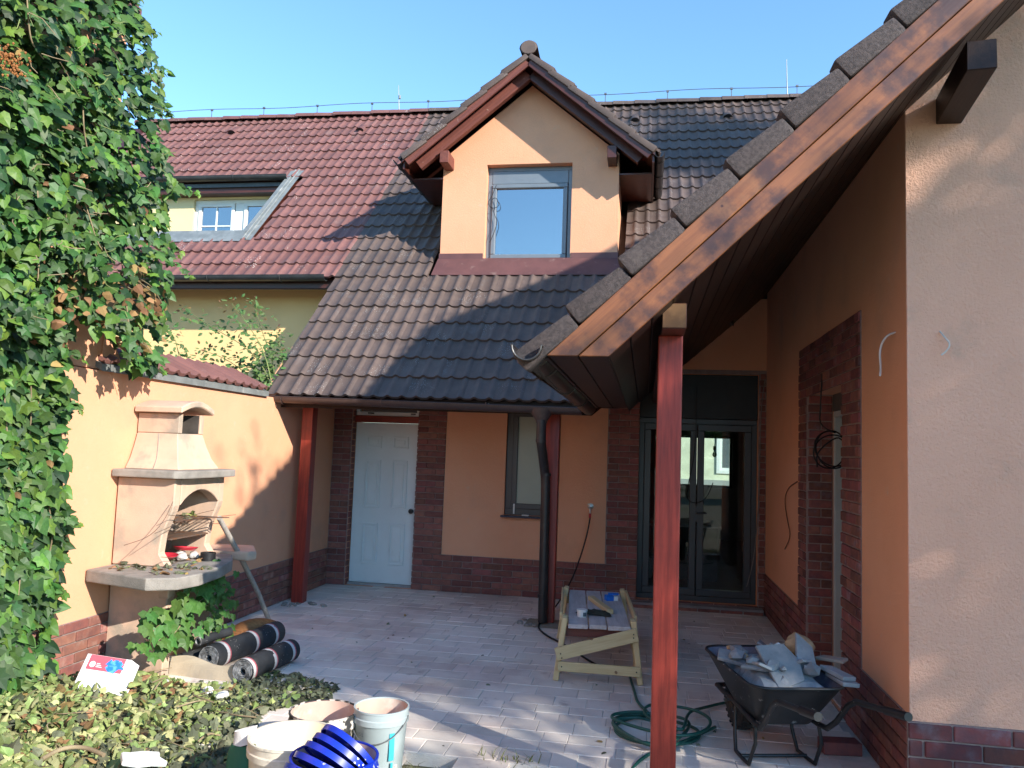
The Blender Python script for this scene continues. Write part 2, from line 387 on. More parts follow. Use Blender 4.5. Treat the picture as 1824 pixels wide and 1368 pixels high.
def verge_mesh(m, L=.40, wd=.10, hh=.125, seg=2, lip=.0):
    b = MB(); k = .80; b.add([(0, -wd/2, -hh), (L, -wd/2*.96, -hh), (L, wd/2, -hh), (0, wd/2, -hh), (0, -wd/2, 0), (L, -wd/2*.96, -hh*(1-k)), (L, wd/2, -hh*(1-k)), (0, wd/2, 0)], [(0, 3, 2, 1), (4, 5, 6, 7), (0, 1, 5, 4), (1, 2, 6, 5), (2, 3, 7, 6), (3, 0, 4, 7)]); return b.mesh('verge_tile', m, bevel=.018, seg=seg, smooth=40)
def gutter_mesh(p0, p1, r=.065, t=.004, n=12, upv=(0, 0, 1)):
    """open half-round gutter with rolled front bead"""
    p0 = Vector(p0); p1 = Vector(p1); X = (p1-p0).normalized(); Z = Vector(upv); Z = (Z-X*Z.dot(X)).normalized(); Y = Z.cross(X)
    b = MB(); out = [(r*math.cos(a), -r*math.sin(a)) for a in [math.pi*i/n for i in range(n+1)]]; inn = [(.93*x, .93*z+.001) for x, z in out][::-1]
    poly = out+inn; m = len(poly)
    vs = [p0+Y*a+Z*c for a, c in poly]+[p1+Y*a+Z*c for a, c in poly]
    b.add(vs, [(i, (i+1) % m, (i+1) % m+m, i+m) for i in range(m)]+[(i, i+1, m-2-i, m-1-i) for i in range(n)]+[(i+m, m-1-i+m, m-2-i+m, i+1+m) for i in range(n)])
    for sg in (1, -1): b.tube([p0+Y*sg*r, p1+Y*sg*r], .008 if sg > 0 else .005, 6)
    return b
def gutter_seam(p, X, r=.069, wd=.012):
    X = Vector(X).normalized(); Z = Vector((0, 0, 1)); Y = Z.cross(X); b = MB()
    pts = [Vector(p)+Y*r*math.cos(a)-Z*r*math.sin(a) for a in [math.pi*i/10 for i in range(11)]]
    b.tube(pts, wd/2, 6); return b

# ================================================================== house
house = thing('house', (-1.5, 11, 0), 'peach house with dark tiled roof, gabled dormer and open porch', 'house')
DOORH = (-3.54, -2.70, 0.0, 2.36); WINH = (-1.62, -1.05, .93, 2.22); FRH = (-.07, 1.25, .06, 2.63)
fac = wall_grid('x', YW, .35, XL-.25, XW+.35, -.05, 3.50, [DOORH, WINH, FRH]).build('facade_wall', m_peach, house)
MF = YW-.006
holes = [DOORH, FRH, (-2.354, -.43, .43, 3)]
mor = wall_grid('x', MF, .0055, XL+.001, XW-.001, -.04, 2.68, holes).build('mortar_bed', m_mortar, house)
bricks(mor, m_brick, 'x', MF, -1, XL+.005, XW-.005, 0, 2.645, holes=holes, C=.0715)
# reveal bricks of the two doorways
for (xx, sg, zt) in ((-3.54, 1, 2.33), (-2.70, -1, 2.33)):
    bricks(mor, m_brick, 'y', xx, sg, YW, YW+.10, 0, zt, L=.12, C=.0717)

# white panel door
door = MB(); door.box(-3.525, -2.715, 9.275, 9.315, .03, 1.965)
door = door.build('door', m_door, house, bevel=.003)
dw = .81
for fx0, fx1 in ((.18, .42), (.60, .84)):
    for fz0, fz1 in ((.085, .160), (.235, .535), (.630, .885)):
        xa, xb = -3.525+fx0*dw, -3.525+fx1*dw; za, zb = .03+1.935*(1-fz1), .03+1.935*(1-fz0)
        b = MB(); t = .020
        for bx in ((xa, xb, za, za+t), (xa, xb, zb-t, zb), (xa, xa+t, za+t, zb-t), (xb-t, xb, za+t, zb-t)): b.box(bx[0], bx[1], 9.258, 9.2752, bx[2], bx[3])
        b.box(xa+.045, xb-.045, 9.262, 9.2752, za+.045, zb-.045)
        b.build('door_panel', m_door, door, bevel=.003)
kb = MB(); kb.lathe([(0, 0), (.022, 0), (.022, .006), (.010, .010), (.010, .035), (.026, .042), (.031, .055), (.026, .068), (0, .074)], 16, Matrix.Translation((-2.765, 9.275, .91)) @ Matrix.Rotation(R(90), 4, 'X'))
kb.build('door_knob', m_black, door, smooth=50)
b = MB(); b.box(-3.54, -2.70, 9.25, 9.33, 1.967, 2.05); b.build('door_lintel', m_stain, house, bevel=.004)
b = MB(); b.box(-3.54, -2.70, 9.24, 9.36, -.02, .026); b.build('threshold', mat('concrete_sill', (.40, .38, .36), (.32, .30, .29), 6, rough=.95, bump=.4, bscale=60), house, bevel=.004)
tr = MB()
for bx in ((-3.53, -2.71, 2.052, 2.10), (-3.53, -2.71, 2.31, 2.355), (-3.53, -3.485, 2.10, 2.31), (-2.755, -2.71, 2.10, 2.31)): tr.box(bx[0], bx[1], 9.262, 9.32, bx[2], bx[3])
tr = tr.build('transom_window', m_white, house, bevel=.004)
b = MB(); b.box(-3.485, -2.755, 9.285, 9.292, 2.10, 2.31); b.build('pane', m_glass, tr)
b = MB(); b.box(-3.38, -3.30, 9.256, 9.262, 2.072, 2.088); b.build('catch', m_black, tr)
b = MB(); b.box(-2.83, -2.77, 9.256, 9.262, 2.072, 2.088); b.build('catch', m_black, tr)

def frame_rect(b, x0, x1, z0, z1, t, ya, yb):
    b.box(x0, x1, ya, yb, z0, z0+t); b.box(x0, x1, ya, yb, z1-t, z1); b.box(x0, x0+t, ya, yb, z0+t, z1-t); b.box(x1-t, x1, ya, yb, z0+t, z1-t)
# narrow window
m_pane_green = mat('pane_grey_green', (.34, .40, .33), (.31, .37, .31), 1.5, rough=.25, spec=.6)  # opaque, even grey-green colour for the narrow pane
b = MB(); frame_rect(b, *WINH, .075, 9.225, 9.30); wn = b.build('window', m_anthr, house, bevel=.004)
b = MB(); frame_rect(b, -1.545, -1.125, 1.005, 2.145, .06, 9.208, 9.225); b.build('sash', m_anthr, wn, bevel=.004)
b = MB(); b.box(-1.485, -1.185, 9.232, 9.240, 1.065, 2.085); b.build('pane', m_pane_green, wn)
b = MB(); b.box(-1.65, -1.02, 9.10, 9.225, .905, .928); b.build('sill', mat('sill_blue_grey', (.045, .05, .075), None, 5, rough=.4), wn, bevel=.004)
b = MB(); b.box(-1.515, -1.497, 9.195, 9.207, .945, 1.06); b.build('stay', m_white, wn)
b = MB(); b.box(-1.40, -1.32, 9.13, 9.165, .929, .943); b.build('label_tag', m_white, wn)
# french doors
b = MB(); frame_rect(b, FRH[0], FRH[1], FRH[2], 2.12, .06, 9.29, 9.37); fr = b.build('french_door', m_anthr, house, bevel=.004)
b = MB(); b.box(FRH[0], FRH[1], 9.25, 9.37, 2.122, 2.63); b.build('door_head_box', m_black, fr, bevel=.004)  # plain black box filling the band over the glass doors
for x0, x1 in ((-.008, .585), (.593, 1.188)):
    b = MB(); frame_rect(b, x0, x1, .122, 2.058, .075, 9.275, 9.35); lf = b.build('leaf', m_anthr, fr, bevel=.006)
    b = MB(); b.box(x0+.075, x1-.075, 9.305, 9.311, .197, 1.983); b.build('pane', m_glass, lf)
b = MB(); b.box(.575, .60, 9.262, 9.275, .95, 1.13); b.tube([(.588, 9.262, 1.05), (.588, 9.225, 1.05), (.70, 9.225, 1.05)], .009, 8); b.build('door_handle', m_anthr, fr)
b = MB(); b.box(-.13, 1.30, 9.01, 9.25, -.02, .056); st = b.build('door_step', mat('concrete_step', (.27, .25, .24), (.20, .185, .18), 6, rough=.95, bump=.4, bscale=60), house, bevel=.005)
bricks(st, m_brick, 'x', 9.006, -1, -.12, 1.30, -.012, .035, C=.047, L=.24)

# interior room, far wall with a window
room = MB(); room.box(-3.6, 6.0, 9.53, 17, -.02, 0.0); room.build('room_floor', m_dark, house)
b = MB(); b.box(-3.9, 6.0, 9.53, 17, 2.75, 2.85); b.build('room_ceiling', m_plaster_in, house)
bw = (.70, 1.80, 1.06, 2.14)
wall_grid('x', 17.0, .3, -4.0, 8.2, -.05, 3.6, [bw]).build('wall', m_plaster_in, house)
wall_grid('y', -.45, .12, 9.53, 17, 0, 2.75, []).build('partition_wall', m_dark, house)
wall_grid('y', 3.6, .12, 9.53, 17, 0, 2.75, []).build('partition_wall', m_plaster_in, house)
b = MB(); frame_rect(b, bw[0], bw[1], bw[2], bw[3], .05, 17.1, 17.16); b.box(1.10, 1.20, 17.1, 17.16, 1.11, 2.09); rw = b.build('window', m_anthr, house)
b = MB(); b.box(bw[0]+.05, bw[1]-.05, 17.125, 17.13, bw[2]+.05, bw[3]-.05); b.build('pane', m_glass, rw)
b = MB(); b.box(-.05, 1.0, 11.2, 12.3, 0, .72); b.build('kitchen_counter', m_dark, house)
b = MB(); b.box(-.06, 1.05, 11.15, 12.3, .72, .75); b.build('counter_top', m_plaster_in, house, bevel=.004)

# ------------------------------------------------------------------ main roof
def deck(poly, zf, th):
    n = len(poly); b = MB(); b.add([(x, y, zf(x, y)) for x, y in poly]+[(x, y, zf(x, y)-th) for x, y in poly], [tuple(range(n)), tuple(range(2*n-1, n-1, -1))]+[(i, i+n, (i+1) % n+n, (i+1) % n) for i in range(n)]); return b
XR0 = -3.90
pv = [(XR0+.01, EY+.03), (EX+.05, valley_y(EX+.05)), (RX, valley_y(RX)), (9.5, RY), (XR0+.01, RY)]
roof = deck([(XR0+.01, EY+.03), (EX+.05, EY+.03), (RX, valley_y(RX)), (RX, RY), (XR0+.01, RY)], lambda x, y: mainz(y)-.03, .13).build('roof', m_soffit, house)
b = deck([(-4.0, RY), (8.6, RY), (8.6, 18.2), (-4.0, 18.2)], lambda x, y: RZ_-.03-(y-RY), .13); b.build('roof_slope', m_tile_dk, house)
DX, DYF, DYW = -1.495, 9.02, 9.45     # dormer axis, verge plane, front wall
DWH = 1.11
Vs = Vector((0, 1, 1)).normalized(); slen = (RY-EY)*math.sqrt(2)
def keep_main(u, s, p):
    x = p.x
    if p.y < valley_y(x)-.30 and x > EX-.1: return False
    if x > 3.2: return False
    if abs(x-DX) < DWH-.12 and DYW+.05 < p.y < 11.9: return False
    if abs(x-DX) < DWH+.02 and DYW-.16 < p.y < 11.2: return False
    return s < slen-.12
n1 = lay_tiles(roof, me_tile_dk, (1, 0, 0), Vs, (0, EY, EZ), XR0, 3.6, -.05, 24, keep_main)
# ridge caps
def ridge_caps(parent, m, x0, x1, step=.36):
    b = MB()
    pr = [(.12*math.cos(a), .095*math.sin(a)-.02) for a in [math.pi*i/8 for i in range(9)]]
    n = len(pr); L = step+.05
    vs = [(0, y*1.06, z*1.06+.006) for y, z in pr]+[(L, y*.97, z*.97) for y, z in pr]
    b.add(vs, [(i, i+1, n+i+1, n+i) for i in range(n-1)]+[tuple(range(n))]); me = b.mesh('ridge_tile', m, smooth=45)
    x = x0
    while x < x1:
        inst('ridge_tile', me, Matrix.Translation((x, RY, RZ_+.045+rng.uniform(-.006, .006))) @ Matrix.Rotation(rng.uniform(-.012, .012), 4, 'Y'), parent); x += step
ridge_caps(roof, m_tile_dk, XR0, 3.4)
# vent tiles
def vent(parent, p, m):
    b = MB(); pr = [(.075*math.cos(a), .06*math.sin(a)) for a in [math.pi*i/8 for i in range(9)]]
    V = Vs; Nn = Vector((0, -1, 1)).normalized(); P = Vector(p)+Nn*.06
    vs = [P+Vector((1, 0, 0))*a+Nn*c for a, c in pr]+[P+V*.28+Vector((1, 0, 0))*a*.7 for a, c in pr]
    vs += [P+V*.012+Vector((1, 0, 0))*a*.82+Nn*c*.78 for a, c in pr]
    b.add(vs, [(i, i+1, 10+i-1+0, 9+i) if False else (i, i+1, 9+i+1, 9+i) for i in range(8)]+[(i, 18+i, 18+i+1, i+1) for i in range(8)])
    o = b.build('vent_tile', m, parent, smooth=40)
    b = MB(); b.add(vs[18:], [tuple(range(9))]); b.build('vent_mouth', m_black, o)
def on_main(px, py):
    d = ray(px, py); t = (EZ-EY+O.y-O.z)/(d.z-d.y); return O+d*t
vent(roof, on_main(1131, 222), m_tile_dk); vent(roof, on_main(1296, 216), m_tile_dk)
# eave timbers, posts
PZ = mainz(8.0)-.16
beam('purlin', (XL+.02, 8.03, 2.215), (EX+.3, 8.03, 2.215), .12, .14, m_stain_dk, house)
b = MB(); b.box(XR0+.03, EX, EY+.035, EY+.06, 2.10, 2.17); b.build('fascia_board', m_stain_dk, house)
lp = at(531, 1072, z=0)
beam('porch_post', (-3.605, 8.05, -.02), (-3.59, 8.04, 2.145), .125, .125, m_stain, house, upv=(0, 1, 0), bevel=.006)
beam('porch_post', (-.925, 7.93, -.02), (-.925, 7.98, 2.145), .14, .12, m_stain, house, upv=(0, 1, 0), bevel=.006)
# gutter of the main roof with its funnel and pipe
GY, GZ = 7.605, 2.145
g = gutter_mesh((XR0-.02, GY, GZ+.01), (EX-.04, GY, GZ-.035)).build('gutter', m_gutter, house, smooth=50)
for xx in (-3.70, -2.62, -1.55, -.62): gutter_seam((xx, GY, GZ), (1, 0, 0)).build('gutter_bracket', m_gutter, g, smooth=50)
dp = at(965, 740, y=GY)
b = MB(); b.lathe([(.125, .02), (.12, -.01), (.060, -.10), (.052, -.13)], 16, Matrix.Translation((dp.x, GY, 2.085)) @ Matrix.Diagonal((1, .62, 1, 1)))
fn = b.build('funnel', m_gutter, house, smooth=50)
x1 = at(968, 1000, y=7.82).x
b = MB(); b.tube([(dp.x, GY, 1.99), (dp.x, GY, 1.78), (dp.x+.01, GY+.03, 1.70), (x1-.015, 7.80, 1.50), (x1-.005, 7.815, 1.42), (x1, 7.815, 1.30), (x1+.01, 7.815, .02)], .047, 14)
dpipe = b.build('downpipe', m_gutter_dk, house, smooth=60)
for zz in (1.77, 1.44, .26):
    b = MB(); px_ = (dp.x, GY) if zz > 1.6 else (x1, 7.815)
    b.tube([(px_[0], px_[1], zz), (px_[0], px_[1], zz+.03)], .051, 14); b.build('pipe_collar', m_gutter_dk, dpipe, smooth=60)

# ------------------------------------------------------------------ dormer
DK = .825; DZA = 6.545          # slope and apex height of the tile tops
def dz(x): return DZA-DK*abs(x-DX)
hw = (DX-.545, DX+.535, 4.02, 5.265)
b = wall_grid('x', DYW, .25, DX-DWH, DX+DWH, 3.75, 5.36, [hw])
xa, xb = DX-DWH, DX+DWH
b.add([(xa, DYW, 5.36), (xb, DYW, 5.36), (DX, DYW, 5.36+DK*DWH), (xa, DYW+.25, 5.36), (xb, DYW+.25, 5.36), (DX, DYW+.25, 5.36+DK*DWH)], [(0, 1, 2), (5, 4, 3)])
b.build('dormer_wall', m_peach, house)
for sg in (-1, 1):
    x0 = DX+sg*DWH; b = MB(); ya = DYW+.25
    b.add([(x0, ya, 3.75), (x0, ya, 5.36), (x0, 11.0, 5.36), (x0-sg*.2, ya, 3.75), (x0-sg*.2, ya, 5.36), (x0-sg*.2, 11.0, 5.36)], [(0, 1, 2), (5, 4, 3), (0, 2, 5, 3), (1, 0, 3, 4), (2, 1, 4, 5)])
    b.build('dormer_cheek', m_peach, house)
b = MB(); frame_rect(b, hw[0], hw[1], hw[2], hw[3], .055, 9.56, 9.63); b.box(hw[0]+.055, hw[1]-.055, 9.555, 9.63, hw[3]-.22, hw[3]-.055); dwn = b.build('dormer_window', m_anthr_lt, house, bevel=.005)
b = MB(); frame_rect(b, hw[0]+.06, hw[1]-.06, hw[2]+.06, hw[3]-.225, .055, 9.535, 9.60); b.build('sash', m_anthr_lt, dwn, bevel=.008)
b = MB(); b.box(hw[0]+.115, hw[1]-.115, 9.572, 9.578, hw[2]+.115, hw[3]-.28); b.build('pane', m_glass_up, dwn)
b = MB(); b.box(hw[0]+.115, hw[1]-.115, 9.66, 9.665, hw[2]+.115, hw[3]-.28); b.build('blind', mat('blind_dark', (.05, .06, .075), None, 4, rough=.9), dwn)
b = MB(); b.box(hw[0]-.005, hw[1]+.005, 9.42, 9.56, hw[2]-.035, hw[2]-.004); b.build('sill', m_anthr_lt, dwn, bevel=.004)
# apron flashing
for x0, x1_ in ((xa-.012, hw[0]-.01), (hw[1]+.01, xb+.012)):
    b = MB(); b.box(x0, x1_, DYW-.012, DYW-.002, 3.95, 4.125); b.build('flashing_upstand', m_flash, house, bevel=.003)
b = MB(); b.box(hw[0]-.01, hw[1]+.01, DYW-.014, DYW-.003, 3.95, 3.992); b.build('flashing_upstand', m_flash, house)
ap = deck([(xa-.05, DYW-.185), (xb+.05, DYW-.185), (xb+.02, DYW-.005), (xa-.02, DYW-.005)], lambda x, y: mainz(y)+.075+(y-DYW+.185)*.35, .012).build('flashing_apron', m_flash, house)
# dormer roof
dn = (1+DK*DK)**.5
dro = MB()
DE = 1.535
for sg in (-1, 1):
    xe = DX+sg*DE; xe2 = DX+sg*DWH
    def zt(x): return dz(x)-.07
    top = [(xe, DYF+.03), (DX, DYF+.03), (DX, 12.0), (xe, 10.75)]
    dro.add([(x, y, zt(x)) for x, y in top]+[(x, y, zt(x)-.03) for x, y in top], [(0, 1, 2, 3), (7, 6, 5, 4), (0, 4, 5, 1), (1, 5, 6, 2), (2, 6, 7, 3), (3, 7, 4, 0)])
drf = dro.build('dormer_roof', m_stain_dk, house)
for sg in (-1, 1):
    U = Vector((0, sg*-1.0, 0)); V = Vector((-sg, 0, DK)).normalized()
    org = Vector((DX+sg*DE, DYF+.06, dz(DX+sg*DE)-.055)) if sg < 0 else Vector((DX+sg*DE, DYF+.06+2.7, dz(DX+sg*DE)-.055))
    if sg < 0: lay_tiles(drf, me_tile_dk, (0, -1, 0), V, org+Vector((0, 2.7, 0)), 0, 2.7, -.04, 6, lambda u, s, p: p.z > mainz(p.y) and s < DE*dn-.1, limit=60)
    else: lay_tiles(drf, me_tile_dk, (0, 1, 0), V, org-Vector((0, 2.7, 0)), 0, 2.7, -.04, 6, lambda u, s, p: p.z > mainz(p.y) and s < DE*dn-.1, limit=60)
vt = verge_mesh(m_tile_dk, .37, .09, .085)
for sg in (-1, 1):
    V = Vector((-sg, 0, DK)).normalized(); Yv = Vector((0, -1, 0)) if sg < 0 else Vector((0, 1, 0)); Z = V.cross(Yv) if sg < 0 else V.cross(Yv)
    if Z.z < 0: Z = -Z; Yv = -Yv
    s = -.03
    while s < DE*dn-.12:
        P = Vector((DX+sg*DE, DYF+.045, dz(DX+sg*DE)))+V*s
        inst('verge_tile', vt, frame(P+Z*.012, V, Z.cross(V), Z) @ Matrix.Rotation(.05, 4, 'Y'), drf); s += .318
    # barge board, second rafter, soffit planks
    a = Vector((DX+sg*(DE-.05), DYF+.045, dz(DX+sg*(DE-.05))-.135)); e = Vector((DX, DYF+.045, DZA-.135))
    beam('barge_board', a, e-V*.02, .03, .105, m_plum if sg < 0 else m_stain_dk, drf, upv=Z)  # sunlit tone of the left gable trim put into its colour
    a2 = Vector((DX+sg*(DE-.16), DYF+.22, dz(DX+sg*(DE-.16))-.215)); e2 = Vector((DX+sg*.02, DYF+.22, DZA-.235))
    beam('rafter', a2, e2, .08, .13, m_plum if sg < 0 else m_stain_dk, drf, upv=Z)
    for k in range(14):
        s = .03+k*.135
        if s > DE*dn-.1: break
        P = Vector((DX+sg*DE, 0, dz(DX+sg*DE)-.112))+V*(s+.06)
        beam('soffit_plank', (P.x, DYF+.07, P.z), (P.x, DYW+.02, P.z), .128, .018, m_stain if k % 2 else m_stain_dk, drf, upv=Z, bevel=.004)
    # purlin ends and gutters
    xx = DX+sg*1.03
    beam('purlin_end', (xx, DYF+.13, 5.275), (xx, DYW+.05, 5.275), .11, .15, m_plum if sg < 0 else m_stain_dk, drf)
    xg = DX+sg*(DE+.055); zg = dz(DX+sg*DE)-.075
    gd = gutter_mesh((xg, DYF+.03, zg), (xg, 10.62, zg+.01), .055).build('dormer_gutter', m_gutter_dk, house, smooth=50)
    for yy in (9.25, 9.75, 10.2): gutter_seam((xg, yy, zg), (0, 1, 0), .058).build('gutter_bracket', m_gutter_dk, gd, smooth=50)
    b = MB(); b.box(xg-sg*.07-.012, xg-sg*.07+.012, DYF+.07, 10.6, zg-.10, zg+.03); b.build('fascia_board', m_stain_dk, drf)
    b = MB(); b.box(min(xe2 := DX+sg*DWH, xg-sg*.085), max(xe2, xg-sg*.085), DYW+.005, 10.5, zg-.11, zg-.09); b.build('soffit_board', m_stain_dk, drf)
# dormer ridge: half-round cap with end disc
b = MB(); pr = [(.10*math.cos(a), .09*math.sin(a)) for a in [math.pi*2*i/14+math.pi/2 for i in range(14)]]
b.prism(pr, DYF, DYF+.03, 'y', Matrix.Translation((DX, 0, DZA+.015))); b.build('ridge_end', m_tile_dk, drf, bevel=.008, smooth=40)
b = MB(); pr = [(.108*math.cos(a), .095*math.sin(a)-.01) for a in [math.pi*i/10 for i in range(11)]]; n = 11; L = .39
b.add([(x*1.05, 0, z*1.05) for x, z in pr]+[(x*.96, L, z*.96) for x, z in pr], [(i, i+1, n+i+1, n+i) for i in range(n-1)]+[tuple(range(n))]); me = b.mesh('ridge_tile', m_tile_dk, smooth=45)
for k in range(9): inst('ridge_tile', me, Matrix.Translation((DX, DYF+.02+.34*k, DZA+.02)), drf)
# lightning conductor along the ridge
m_wire = mat('wire_grey', (.18, .18, .19), None, 9, rough=.5, metal=.6)
lc = thing('lightning_conductor', (-1.5, RY, RZ_+.1), 'thin lightning conductor wire on holders along the roof ridge', 'wire')
b = MB(); pts = []
x = -9.4
while x < 3.4: pts.append((x, RY, RZ_+.27+.015*math.sin(x*2.1))); x += .3
b.tube(pts, .006, 5); b.build('wire', m_wire, lc)
x = -9.2
while x < 3.4:
    b = MB(); b.tube([(x, RY, RZ_+.12), (x, RY, RZ_+.28)], .007, 5); b.box(x-.02, x+.02, RY-.015, RY+.015, RZ_+.255, RZ_+.285); b.build('wire_holder', m_wire, lc); x += 1.05
for pxx, top in ((711, 152), (1402, 106)):
    p = at(pxx, 195, y=RY); q = at(pxx-1, top, y=RY)
    b = MB(); b.tube([(p.x, RY, RZ_+.1), (q.x, RY, q.z)], [.010, .005], 6); b.tube([(p.x, RY, p.z+.2), (p.x, RY, p.z+.26)], .022, 8); b.build('air_terminal', m_zinc_lt, lc)
# ================================================================== wing of the house (right)
wing = thing('house_wing', (4.9, 8, 0), 'peach rendered wing with brick plinth, side doorway and stained timber verge', 'house wing')
SD = (5.69, 6.90, 0.0, 2.24)           # doorway in the side wall (y0,y1,z0,z1)
SUR = (5.22, 7.20, 2.645)              # its brick surround
def side_top(y): return wingz(XW)-.16
wall_grid('y', XW, .36, YF, YW-.001, -.05, wingz(XW)-.17, [SD]).build('wall', m_peach, wing)
# front gable wall
b = MB(); zt = wingz(XW)-.17
gpoly = [(XW+.001, -.05), (8.4, -.05), (8.4, wingz(2*RX-8.4)-.17), (RX, wingz(RX)-.17), (XW+.001, zt)]
b.prism(gpoly, YF-.012, YF-.0005, 'y'); b.build('gable_render', m_peach_rough, wing)
gpoly2 = [(XW+.361, -.05), (8.4, -.05), (8.4, wingz(2*RX-8.4)-.18), (RX, wingz(RX)-.18), (XW+.361, wingz(XW+.36)-.18)]
b = MB(); b.prism(gpoly2, YF, YF+.36, 'y'); b.build('gable_wall', m_peach_rough, wing)
# plinth and door-surround bricks on the side wall
SF = XW-.006
hs = [(SD[0], SD[1], 0, SD[3]), (YF-.1, SUR[0], .43, 3), (SUR[1], YW, .43, 3)]
b = wall_grid('y', SF, .0055, YF+.001, YW-.02, -.04, SUR[2], hs)
sm = b.build('mortar_bed', m_mortar, wing)
bricks(sm, m_brick_dk, 'y', SF, -1, YF-.012, YW-.02, 0, SUR[2], holes=hs, C=.0715, L=.24)
# reveals of the doorway
for yy, sg in ((SD[0], 1), (SD[1], -1)):
    b = MB(); b.box(XW, XW+.20, yy-.003 if sg < 0 else yy, yy if sg < 0 else yy+.003, 0, SD[3]); rv = b.build('reveal_mortar', m_mortar, wing)
    bricks(rv, m_brick_dk, 'x', yy, sg, XW+.004, XW+.20, 0, SD[3]-.01, L=.20, C=.0718)
# door casing and open leaf inside
m_casing = mat('casing_pale', (.40, .47, .48), (.36, .43, .44), 3, rough=.4, spec=.5)
b = MB(); b.box(XW+.205, XW+.30, SD[1]-.055, SD[1]-.006, .0, 2.10); b.box(XW+.205, XW+.30, SD[0]+.006, SD[0]+.055, 0, 2.10); b.box(XW+.205, XW+.30, SD[0]+.055, SD[1]-.055, 2.05, 2.10)
cs = b.build('door_casing', m_casing, wing, bevel=.005)
b = MB(); b.box(XW+.202, XW+.31, SD[0], SD[1], 2.101, SD[3]); b.build('door_lintel', m_dark, wing)
b = MB(); b.box(XW+.30, XW+.345, SD[1]-.16, SD[1]-.058, .02, 2.04); b.build('door_leaf', m_casing, cs, bevel=.004)
for zz in (.35, 1.05, 1.80):
    b = MB(); b.box(XW+.185, XW+.204, SD[0]+.012, SD[0]+.05, zz, zz+.11)
    hg = b.build('hinge_plate', m_white, cs, bevel=.003)
    for k in range(3):
        q = MB(); q.tube([(XW+.184, SD[0]+.031, zz+.02+k*.035), (XW+.1855, SD[0]+.031, zz+.02+k*.035)], .005, 8); q.build('screw', m_black, hg)
b = MB(); b.box(XW+.02, XW+.30, SD[0]+.0, SD[1], -.02, .012); b.build('threshold', m_board, wing, bevel=.003)
# front plinth
b = MB(); b.box(XW-.014, 8.4, YF-.030, YF-.0125, -.05, .405); fm = b.build('mortar_bed', m_mortar, wing)
m_brick_fr = mat('brick_slip_front', (.185, .055, .047), (.12, .048, .05), 10, rough=.7, bump=.5, bscale=70, bdist=.004, rnd=.35, hue=.015, dirt=((.19, .15, .17), 7, .48, .75))
bricks(fm, m_brick_fr, 'x', YF-.030, -1, XW-.016, 4.0, -.012, .405, L=.268, C=.0834, phase=-.06)
# rooms inside so that the doorway looks into a dark hall
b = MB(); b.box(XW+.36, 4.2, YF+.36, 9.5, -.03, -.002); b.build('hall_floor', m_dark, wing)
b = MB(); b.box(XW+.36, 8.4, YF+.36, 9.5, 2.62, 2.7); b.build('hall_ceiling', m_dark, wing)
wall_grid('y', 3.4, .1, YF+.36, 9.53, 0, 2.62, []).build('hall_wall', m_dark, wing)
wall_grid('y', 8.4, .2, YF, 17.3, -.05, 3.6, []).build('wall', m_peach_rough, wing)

# ------------------------------------------------------------------ wing roof
wn_ = (1+KW*KW)**.5
Vw = Vector((1, 0, KW)).normalized(); Nw = Vector((-KW, 0, 1)).normalized(); Yb = Vector((0, 1, 0))
poly = [(EX+.02, VY+.06), (RX, VY+.06), (RX, RY), (RX, valley_y(RX)), (EX+.02, valley_y(EX+.02))]
wroof = deck([(EX+.02, VY+.06), (RX, VY+.06), (RX, valley_y(RX)), (EX+.02, valley_y(EX+.02))], lambda x, y: wingz(x)-.09, .05).build('roof', m_tile_verge, wing)
deck([(RX, VY+.06), (2*RX-EX, VY+.06), (2*RX-EX, 17.5), (RX, 17.5)], lambda x, y: wingz(2*RX-x)-.03, .12).build('roof_slope', m_tile_verge, wing)
vt = verge_mesh(m_tile_verge, .320, .13, .112)
s = -.05
while s < (RX-EX)*wn_:
    P = Vector((EX, VY+.055, wingz(EX)-.045))+Vw*s
    inst('verge_tile', vt, frame(P+Nw*.012, Vw, Yb, Nw) @ Matrix.Rotation(.045, 4, 'Y') @ Matrix.Rotation(rng.uniform(-.015, .015), 4, 'Z') @ Matrix.Translation((0, rng.uniform(-.006, .006), .012)), wroof); s += .328
# last course of tiles along the eave, seen end-on
y = VY+.14
V2 = Vw
while y < 7.35:
    inst('eave_tile', me_tile_dk, frame(Vector((EX-.03, y+TW, wingz(EX)-.105)), Vector((0, -1, 0)), Vw, Nw), wroof); y += TW
# two barge planks, horizontal plumb cut at the bottom
def barge(name, off0, off1, ya, yb, L0, m):
    """plank between perpendicular offsets off0..off1 below the tile line, lower end cut level"""
    zc = 2.126
    def pt(off, x): return (x, wingz(x)-off*wn_)
    def xcut(off): return EX+(zc+off*wn_-WZ0)/KW
    x0, x1 = xcut(off0), xcut(off1)
    X = Vw; L = ((RX-x0)*wn_)
    org = Vector((x0, ya, zc)); b = MB()
    # local frame: X along slope, Z normal, Y depth
    M = frame(org, Vw, Yb, Nw); Mi = M.inverted()
    ring = [(x0, zc), (x1, zc), (RX, wingz(RX)-off1*wn_), (RX, wingz(RX)-off0*wn_)]
    vs = [Mi @ Vector((p[0], ya, p[1])) for p in ring]+[Mi @ Vector((p[0], yb, p[1])) for p in ring]
    b.add(vs, [(0, 1, 2, 3), (7, 6, 5, 4), (0, 4, 5, 1), (1, 5, 6, 2), (2, 6, 7, 3), (3, 7, 4, 0)])
    return b.build(name, m, wing, bevel=.003, mtx=M)
barge('barge_plank', .128, .226, VY-.005, VY+.022, 0, m_larch)
barge('barge_plank', .230, .325, VY-.002, VY+.024, 0, m_larch)
xb0 = EX+(2.126+.128*wn_-WZ0)/KW; xb1 = EX+(2.126+.325*wn_-WZ0)/KW
